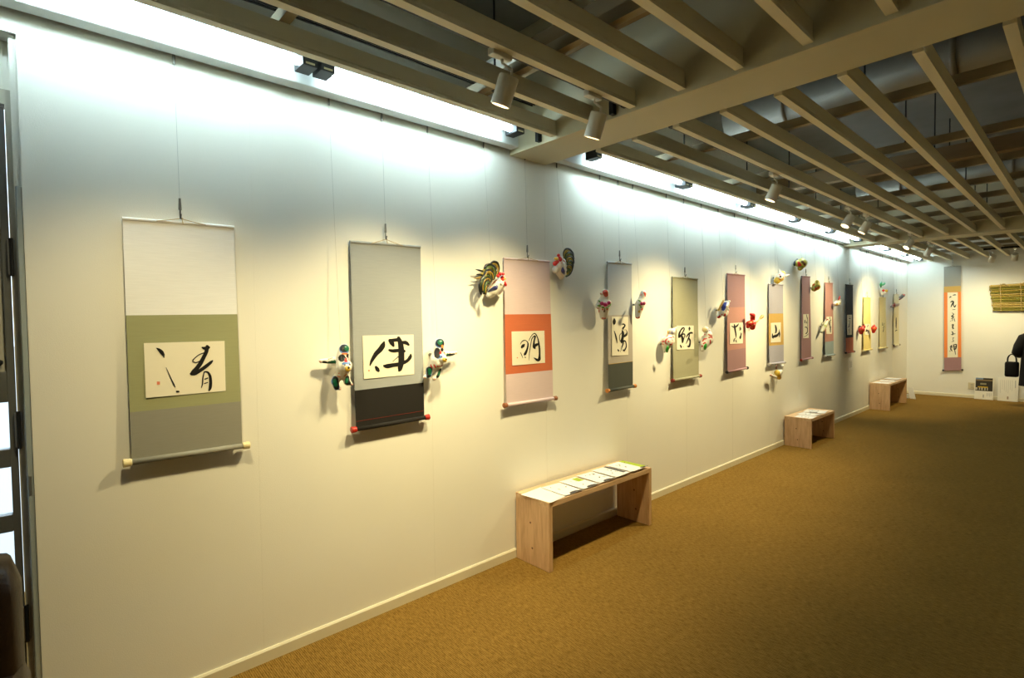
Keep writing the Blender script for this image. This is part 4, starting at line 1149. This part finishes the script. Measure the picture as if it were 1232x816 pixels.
# ------------------------------------------------------------------ benches and leaflets
def bench(y0, y1, x0, depth, h, label):
    t = 0.032
    b = thing('bench', label, 'bench', (x0 + depth / 2, (y0 + y1) / 2, 0), 'low wooden box benches along the wall')
    MB().box((x0, y0, 0), (x0 + depth, y0 + t, h)).build('side_panel', BENCH_V, b, bevel=0.002)
    MB().box((x0, y1 - t, 0), (x0 + depth, y1, h)).build('side_panel', BENCH_V, b, bevel=0.002)
    MB().box((x0, y0 + t, h - t), (x0 + depth, y1 - t, h)).build('top_board', BENCH_H, b, bevel=0.002)
    # end-grain fingers of the top board showing in the side panel
    for k in (0.04, 0.70):
        MB().box((x0 + depth * k, y0 - 0.0008, h - t), (x0 + depth * (k + .26), y0 + t, h + 0.0006)).build('corner_joint', BENCH_H, b)
    for k, z in ((0.45, 0.62), (0.5, 0.25)):
        MB().tube([(x0 + depth * k, y0 - 0.0007, h * z), (x0 + depth * k, y0 + .002, h * z)], 0.007, 10).build('knot', mat('knot_wood', (0.22, 0.11, 0.06), 0.7), b)
        MB().tube([(x0 + depth * (k + .1), y1 - t - 0.0007, h * z * .9), (x0 + depth * (k + .1), y1 - t + .002, h * z * .9)], 0.007, 10).build('knot', MATS['knot_wood'], b)
    return b


bench(2.25, 3.335, 0.016, 0.288, 0.420, 'long low wooden bench with leaflets, beneath the pink and silver scrolls')
bench(6.58, 7.40, 0.018, 0.290, 0.345, 'short low wooden bench with leaflets, beneath the all-plum scroll')
bench(10.14, 11.28, 0.016, 0.275, 0.430, 'low wooden bench with leaflets, last before the end wall')

GREENINK = mat('leaflet_green', (0.36, 0.48, 0.02), 0.5)
DARKINK = mat('leaflet_dark', (0.045, 0.035, 0.045), 0.5)


def leaflet(cx, cy, z, w, d, ang, label, group, green=None, dark=None, marks=0, curl=0.012, seed=1, flip=False):
    rnd = random.Random(seed)
    ca, sa = math.cos(ang), math.sin(ang)

    def P(u, v, dz=0.0):           # u along the bench, v toward the room, both -0.5..0.5
        x, y = v * d, u * w
        c = max(0.0, v - 0.28) / 0.22
        e = max(0.0, -u - 0.30) / 0.2
        return Vector((cx + x * ca - y * sa, cy + x * sa + y * ca, z + dz + curl * c * c * (0.35 + 0.65 * min(1, max(0, u + .5))) + 0.25 * curl * e * e))
    root = MB().sheet([[P(-.5 + i / 8, -.5 + j / 8) for j in range(9)] for i in range(9)], 0.0009, (0, 0, 1)).build('leaflet', LEAFLET, label=label, category='leaflet', group=group)

    def half_disc(u, v, ru, rv, m, name):
        pts = [P(u + ru * math.cos(math.pi * k / 12), v - rv * math.sin(math.pi * k / 12), .0011) for k in range(13)]
        MB().poly(pts).build(name, m, root)

    def patch(u0, u1, v0, v1, m, name):
        MB().sheet([[P(u0 + (u1 - u0) * i / 4, v0 + (v1 - v0) * j / 6, .0006) for j in range(7)] for i in range(5)], 0.0004, (0, 0, 1)).build(name, m, root)
    if green:
        patch(*green, GREENINK, 'green_print')
    if dark and len(dark) == 2:
        half_disc(dark[0], .495, dark[1], .17, DARKINK, 'dark_print')
    elif dark:
        patch(*dark, DARKINK, 'dark_print')
    if marks:
        m = MB()
        for k in range(marks):
            u, v = rnd.uniform(-.25, .3), rnd.uniform(-.32, .2)
            a = rnd.uniform(0, 3.1)
            L = rnd.uniform(.03, .09)
            wd = rnd.uniform(.015, .04)
            du, dv = math.cos(a) * L, math.sin(a) * L
            nu, nv = -math.sin(a) * wd, math.cos(a) * wd
            m.poly([P(u - du, v - dv, .0008), P(u + nu, v + nv, .0008), P(u + du, v + dv, .0008), P(u - nu, v - nv, .0008)])
        m.build('brush_print', INK, root)
    return root


zt = 0.4215
GL = 'leaflets on the long bench'
leaflet(0.185, 2.345, zt, 0.20, 0.235, 0.10, 'plain white leaflet overhanging the end of the long bench', GL, curl=0.004, seed=2)
leaflet(0.190, 2.495, zt + .0025, 0.166, 0.225, -0.06, 'white leaflet with faint marks lying next to the overhanging one', GL, marks=3, seed=3, dark=(.12, .34), curl=.010)
leaflet(0.190, 2.665, zt + .005, 0.166, 0.225, -0.04, 'white leaflet with a small green square on the long bench', GL, green=(.12, .45, -.42, -.12), marks=3, seed=4, dark=(.10, .34), curl=.010)
leaflet(0.190, 2.84, zt + .0075, 0.166, 0.225, -0.06, 'white leaflet with black specks in the middle of the long bench', GL, marks=7, seed=5, dark=(.10, .34), curl=.010)
leaflet(0.188, 3.01, zt + .010, 0.172, 0.235, -0.03, 'white leaflet with a dark grey stripe on the long bench', GL, marks=6, dark=(.30, .46, -.5, .30), seed=6, curl=.014)
leaflet(0.186, 3.205, zt + .0125, 0.21, 0.240, -0.02, 'white leaflet with a bright green stripe on the far end of the long bench', GL, marks=8, green=(.24, .49, -.5, .36), dark=(.28, .20), seed=7, curl=.012)
zt = 0.3465
GL = 'leaflets on the short bench'
leaflet(0.21, 6.70, zt, 0.20, 0.19, 0.05, 'white leaflet with grey marks at the near end of the short bench', GL, marks=8, seed=11, curl=.003)
leaflet(0.19, 6.88, zt + .0025, 0.20, 0.22, -0.1, 'white leaflet with a dark corner on the short bench', GL, marks=8, dark=(-.3, .3, .40, .5), seed=12, curl=.012)
leaflet(0.18, 7.12, zt + .005, 0.24, 0.23, 0.12, 'white leaflet with a thick black stroke at the far end of the short bench', GL, marks=10, dark=(-.45, -.3, -.2, .15), seed=13, curl=.008)
zt = 0.4315
GL = 'leaflets on the last bench'
leaflet(0.15, 10.28, zt, 0.22, 0.22, 0.0, 'white leaflet at the near end of the last bench', GL, marks=3, seed=21, curl=.003)
leaflet(0.16, 10.60, zt + .0025, 0.26, 0.22, 0.1, 'white leaflet with a dark spot on the last bench', GL, marks=5, dark=(.1, .4, .38, .5), seed=22, curl=.008)
leaflet(0.15, 11.00, zt + .005, 0.30, 0.23, -0.05, 'white curled leaflet at the end-wall end of the last bench', GL, marks=2, seed=23, curl=.014)

# ------------------------------------------------------------------ small things on and by the walls
PLATE = mat('outlet_plate', (0.66, 0.58, 0.38), 0.5)
p = back_pt(1169.5, 464.5)
ot = thing('wall_outlet', 'beige socket plate low on the end wall beside the photo board', 'outlet', (p.x, BACK_Y, p.z - .06))
MB().box((p.x - .055, BACK_Y - .008, p.z - .06), (p.x + .055, BACK_Y, p.z + .06)).build('plate', PLATE, ot, bevel=0.003)
for dz in (-.022, .022):
    MB().box((p.x - .02, BACK_Y - .0095, p.z + dz - .014), (p.x + .02, BACK_Y - .007, p.z + dz + .014)).build('socket', mat('socket_face', (0.5, 0.44, 0.3), 0.5), ot)

a, b_ = wall_pt(1020.6, 431, 0.0), wall_pt(1025.2, 445, 0.0)
cap = MB().box((0.0, a.y, b_.z), (0.006, b_.y, a.z)).build('caption_card', LEAFLET, label='white caption card on the wall below the navy scroll', category='card')
m = MB()
for k in range(4):
    yy = a.y + (b_.y - a.y) * (0.25 + 0.17 * k)
    m.box((0.006, yy, b_.z + .04), (0.0066, yy + .012, a.z - .04 - .02 * (k % 2)))
m.build('printed_lines', mat('print_grey', (0.45, 0.43, 0.40), 0.7), cap)

# leaning stand card past the last bench
q = on_plane(1098.5, 480, 2, 0.0)
card = thing('stand_card', 'small white card leaning on a block past the last bench', 'card', q)
dv = Vector((1, -0.25, 0)).normalized()
up = Vector((-0.22, 0.06, 1)).normalized()
MB().prism([(-.045, 0), (.045, 0), (.045, .21), (-.045, .21)], q, q + dv.cross(up) * 0.006, dv, up).build('card_face', LEAFLET, card)
MB().box(q + Vector((-.13, .03, 0)), q + Vector((-.06, .10, .07))).build('support_block', RAILWHITE, card, bevel=0.003)

BOARD = mat('foam_board', (0.86, 0.82, 0.70), 0.7)
PGREY = MATS['print_grey']


def lean_board(px0, px1, pyt, pyb, label):
    pa, pb = on_plane(px0, pyb, 1, BACK_Y - .075), on_plane(px1, pyb, 1, BACK_Y - .075)
    top = on_plane(px0, pyt, 1, BACK_Y - .02)
    w, h = pb.x - pa.x, top.z
    base = Vector((pa.x, BACK_Y - .085, 0.0))
    upv = Vector((0, 0.060, h)).normalized()
    nrm = Vector((0, -upv.z, upv.y))
    Hh = math.hypot(h, 0.060)
    root = MB().prism([(0, 0), (w, 0), (w, Hh), (0, Hh)], base, base - nrm * .008, (1, 0, 0), upv).build('photo_board', BOARD, label=label, category='board', group='boards leaning on the end wall')

    def rect(u0, v0, u1, v1, m, name, d=0.0008):
        o = base + nrm * d
        return MB().poly([o + Vector((w * u0, 0, 0)) + upv * (Hh * v0), o + Vector((w * u1, 0, 0)) + upv * (Hh * v0), o + Vector((w * u1, 0, 0)) + upv * (Hh * v1), o + Vector((w * u0, 0, 0)) + upv * (Hh * v1)]).build(name, m, root)
    return root, rect


def pmat(n, c):
    return mat('photo_' + n, c, 0.4)


_, R = lean_board(1172, 1195, 453.5, 478.5, 'white board with a photograph of a gathering in its upper half')
R(.05, .38, .95, .97, pmat('dark', (0.035, 0.028, 0.015)), 'photo_print')
R(.05, .90, .45, .97, pmat('sky', (0.20, 0.30, 0.45)), 'photo_detail', .0012)
R(.08, .84, .95, .89, pmat('roof', (0.28, 0.19, 0.08)), 'photo_detail', .0013)
R(.30, .66, .62, .74, pmat('sign', (0.30, 0.27, 0.14)), 'photo_detail', .0013)
R(.18, .53, .70, .58, pmat('lamps', (0.65, 0.42, 0.02)), 'photo_detail', .0014)
for k, (u, wd) in enumerate(((.06, .10), (.24, .06), (.36, .08), (.52, .07), (.66, .05))):
    R(u, .42, u + wd, .53, pmat('shirts', (0.52, 0.48, 0.38)), 'photo_detail', .0015)
R(.45, .08, .52, .22, PGREY, 'printed_lines')
for k in range(4):
    R(.66 + .07 * k, .14 + .03 * (k % 2), .68 + .07 * k, .30, PGREY, 'printed_lines')
_, R = lean_board(1200, 1225, 454, 480.5, 'white board printed with columns of writing')
R(.83, .58, .87, .90, PGREY, 'printed_lines')
for k in range(7):
    R(.12 + .095 * k, .34 + .05 * ((k * 3) % 4), .14 + .095 * k, .90, mat('print_pale', (0.62, 0.58, 0.50), 0.7), 'printed_lines')
R(.46, .08, .54, .20, mat('print_brown', (0.42, 0.30, 0.20), 0.7), 'printed_lines')

# straw bundle on the end wall
STRAW = [mat('straw_%d' % k, c, 0.6, noise=0.25, scale=18, stretch=(.5, 3, 3)) for k, c in enumerate(((0.42, 0.30, 0.05), (0.28, 0.24, 0.03), (0.50, 0.36, 0.10), (0.20, 0.18, 0.02)))]
s0, s1 = back_pt(1189.5, 344), back_pt(1196, 374.5)
sb = thing('straw_bundle', 'wide bundle of yellow-green bamboo stalks tied and hung on the end wall', 'straw bundle', (s0.x + .55, BACK_Y - .05, s1.z))
rnd = random.Random(5)
rows = 15
for k in range(rows):
    z = s0.z - .015 - (s0.z - s1.z - .03) * k / (rows - 1)
    xs = s0.x + .02 * rnd.random() + .06 * k / rows
    for j in range(2):
        yy = BACK_Y - .022 - .03 * j - .006 * rnd.random()
        z1 = z + rnd.uniform(-.01, .01) + .05 * (0.5 - k / rows)
        xe = s0.x + 1.15 + rnd.uniform(-.04, .04)
        MB().tube([(xs + .02 * j * rnd.random(), yy, z), ((xs + xe) / 2, yy - .004, (z + z1) / 2 + rnd.uniform(-.004, .004)), (xe, yy, z1)], [.0115, .0105, .0095], 8).build('stalk', STRAW[rnd.randrange(4)], sb)
MB().tube([(s0.x + .03, BACK_Y - .05, s0.z - .01), (s0.x + .5, BACK_Y - .055, s0.z - .005), (s0.x + 1.12, BACK_Y - .05, s0.z - .02)], [.020, .022, .019], 10).build('top_pole', STRAW[2], sb)
ROPE = mat('straw_rope', (0.50, 0.36, 0.16), 0.85)
for xx in (.16, .42, .72, 1.0):
    x = s0.x + xx
    zt_, zb_ = s0.z + .018, s1.z + .0 - .01
    MB().tube(catmull([(x, BACK_Y - .012, zt_), (x, BACK_Y - .085, zt_ - .02), (x + .01, BACK_Y - .082, (zt_ + zb_) / 2), (x + .015, BACK_Y - .08, zb_ + .02), (x + .015, BACK_Y - .012, zb_)], 4), .006, 6).build('tie', ROPE, sb)
    MB().tube(catmull([(x, BACK_Y - .088, zt_ - .02), (x + .05, BACK_Y - .09, zt_ - .0), (x + .11, BACK_Y - .088, zt_ - .045)], 4), [.009] * 9, 6).build('knot', ROPE, sb)

# ------------------------------------------------------------------ visitor in black at the end of the room
SKIN = mat('skin', (0.62, 0.38, 0.24), 0.55)
CLOTH = mat('black_cloth', (0.010, 0.009, 0.009), 0.9)
HAIR = mat('dark_hair', (0.012, 0.009, 0.007), 0.45)
px_ = on_plane(1249, 492, 2, 0.0)
PX, PY = px_.x, px_.y
person = thing('person', 'visitor in loose black dress carrying a black bag, standing by the printed board', 'person', (PX, PY, 0))


def at(x, y, z):
    return Vector((PX + x, PY + y, z))


def skin_mesh(nodes, edges, name, m, sub=2):
    """skeleton grown into one surface; nodes {key: (pos, radius)}, first node is the root"""
    keys = list(nodes)
    me = bpy.data.meshes.new(name)
    me.from_pydata([tuple(nodes[k][0] - world_of(person)) for k in keys], [(keys.index(a), keys.index(b)) for a, b in edges], [])
    ob = bpy.data.objects.new(name, me)
    COL.objects.link(ob)
    md = ob.modifiers.new('skin', 'SKIN')
    md.use_smooth_shade = True
    for i, k in enumerate(keys):
        r = nodes[k][1]
        r = r if isinstance(r, tuple) else (r, r)
        me.skin_vertices[0].data[i].radius = r
        me.skin_vertices[0].data[i].use_root = i == 0
    sb_ = ob.modifiers.new('sub', 'SUBSURF')
    sb_.levels = sb_.render_levels = sub
    dg = bpy.context.evaluated_depsgraph_get()
    out = bpy.data.meshes.new_from_object(ob.evaluated_get(dg))
    bpy.data.objects.remove(ob)
    out.name = name
    out.materials.clear()
    out.materials.append(m)
    for p in out.polygons:
        p.use_smooth = True
    o2 = bpy.data.objects.new(name, out)
    COL.objects.link(o2)
    o2.parent = person
    return o2


N = {}
N['pelvis'] = (at(0, 0, .80), (.135, .11))
N['waist'] = (at(0, 0, .95), (.115, .09))
N['chest'] = (at(0, .02, 1.10), (.135, .10))
N['neck0'] = (at(0, .04, 1.21), (.055, .055))
N['neck'] = (at(0, .06, 1.27), (.045, .048))
N['jaw'] = (at(0, .09, 1.33), (.062, .075))
N['skull'] = (at(0, .085, 1.40), (.075, .092))
N['crown'] = (at(0, .075, 1.46), (.05, .06))
E_ = [('pelvis', 'waist'), ('waist', 'chest'), ('chest', 'neck0'), ('neck0', 'neck'), ('neck', 'jaw'), ('jaw', 'skull'), ('skull', 'crown')]
for s, n in ((-1, 'l'), (1, 'r')):
    N['hip' + n] = (at(.085 * s, 0, .74), .085)
    N['knee' + n] = (at(.09 * s, .01, .43), .055)
    N['calf' + n] = (at(.09 * s, -.005, .30), .050)
    N['ankle' + n] = (at(.09 * s, -.01, .07), .034)
    N['heel' + n] = (at(.09 * s, -.02, .035), .034)
    N['toe' + n] = (at(.10 * s, .15, .025), .026)
    E_ += [('pelvis', 'hip' + n), ('hip' + n, 'knee' + n), ('knee' + n, 'calf' + n), ('calf' + n, 'ankle' + n), ('ankle' + n, 'heel' + n), ('heel' + n, 'toe' + n)]
    N['sho' + n] = (at(.165 * s, .01, 1.15), .055)
    N['elb' + n] = (at(.235 * s, -.03, .90), .042)
    N['wri' + n] = (at(.17 * s, .16, .80), .026)
    N['palm' + n] = (at(.15 * s, .22, .785), (.034, .018))
    E_ += [('chest', 'sho' + n), ('sho' + n, 'elb' + n), ('elb' + n, 'wri' + n), ('wri' + n, 'palm' + n)]
    for f in range(4):
        q0 = at((.128 + .018 * f) * s, .262, .790 - .004 * f)
        N['fa%d%s' % (f, n)] = (q0, .009)
        N['fb%d%s' % (f, n)] = (q0 + Vector((0, .026, -.018)), .008)
        N['fc%d%s' % (f, n)] = (q0 + Vector((0, .020, -.042)), .007)
        E_ += [('palm' + n, 'fa%d%s' % (f, n)), ('fa%d%s' % (f, n), 'fb%d%s' % (f, n)), ('fb%d%s' % (f, n), 'fc%d%s' % (f, n))]
    N['ta' + n] = (at(.115 * s, .215, .775), .010)
    N['tb' + n] = (at(.102 * s, .245, .758), .008)
    E_ += [('palm' + n, 'ta' + n), ('ta' + n, 'tb' + n)]
skin_mesh(N, E_, 'body', SKIN)
# loose dress: rings from shoulder to hem, with wide sleeves
dress = MB()
rings = [(1.235, .060, .060, .035), (1.20, .120, .090, .02), (1.15, .195, .125, .01), (1.05, .205, .150, .0), (.92, .205, .160, .0), (.75, .215, .170, .0), (.55, .225, .180, .0), (.36, .235, .185, .0)]
nr = 28
ringv = []
for z, rx, ry, oy in rings:
    ringv.append([at(rx * math.cos(2 * math.pi * k / nr) * (1 + .03 * math.sin(5 * 2 * math.pi * k / nr) * (1.2 - z)), oy + ry * math.sin(2 * math.pi * k / nr) * (1 + .03 * math.cos(7 * 2 * math.pi * k / nr) * (1.2 - z)), z) for k in range(nr)])
o = len(dress.v)
dress.v += [p for r in ringv for p in r]
for i in range(len(rings) - 1):
    for k in range(nr):
        dress.f.append((i * nr + k, i * nr + (k + 1) % nr, (i + 1) * nr + (k + 1) % nr, (i + 1) * nr + k))
dress.build('dress', CLOTH, person, smooth=True)
for s in (-1, 1):
    MB().tube([at(.12 * s, .012, 1.175), at(.18 * s, .005, 1.13), at(.225 * s, -.015, 1.0), at(.25 * s, -.03, .90), at(.225 * s, .05, .86)], [.065, .080, .080, .075, .060], 16).build('sleeve', CLOTH, person, smooth=True)
hair = MB()
hair.ball(at(0, .055, 1.415), .098, 18, 12, (.92, 1.05, 1.02))
hair.ball(at(0, .0, 1.36), .075, 16, 10, (1.0, .75, 1.1))
hair.build('hair', HAIR, person, smooth=True)
MB().tube([at(0, .165, 1.385), at(0, .192, 1.362), at(0, .178, 1.352)], [.008, .013, .009], 8).build('nose', SKIN, person, smooth=True)
MB().tube([at(-.022, .166, 1.325), at(0, .172, 1.323), at(.022, .166, 1.325)], [.003, .006, .003], 8).build('mouth', mat('lip', (0.45, 0.14, 0.11), 0.5), person, smooth=True)
for s in (-1, 1):
    MB().ball(at(.030 * s, .163, 1.395), .009, 10, 8).build('eye', BLACKP and HAIR, person, smooth=True)
    MB().ball(at(.078 * s, .085, 1.375), .022, 10, 8, (.4, .7, 1.2)).build('ear', SKIN, person, smooth=True)
    MB().ball(at(.095 * s, .055, .034), .052, 14, 8, (.85, 2.3, .62)).build('shoe', HAIR, person, smooth=True)
# black handbag hanging from the forearm
hb = thing('handbag', 'black handbag hanging from the visitor in black', 'bag', at(-.36, .03, .49))
MB().box(at(-.405, -.03, .49), at(-.235, .11, .74)).build('bag_body', CLOTH, hb, smooth=True, bevel=0.03)
for dy in (0.0, .08):
    MB().tube(catmull([at(-.375, dy, .73), at(-.365, dy, .82), at(-.32, dy, .865), at(-.275, dy, .82), at(-.265, dy, .73)], 5), .008, 8).build('bag_handle', CLOTH, hb, smooth=True)
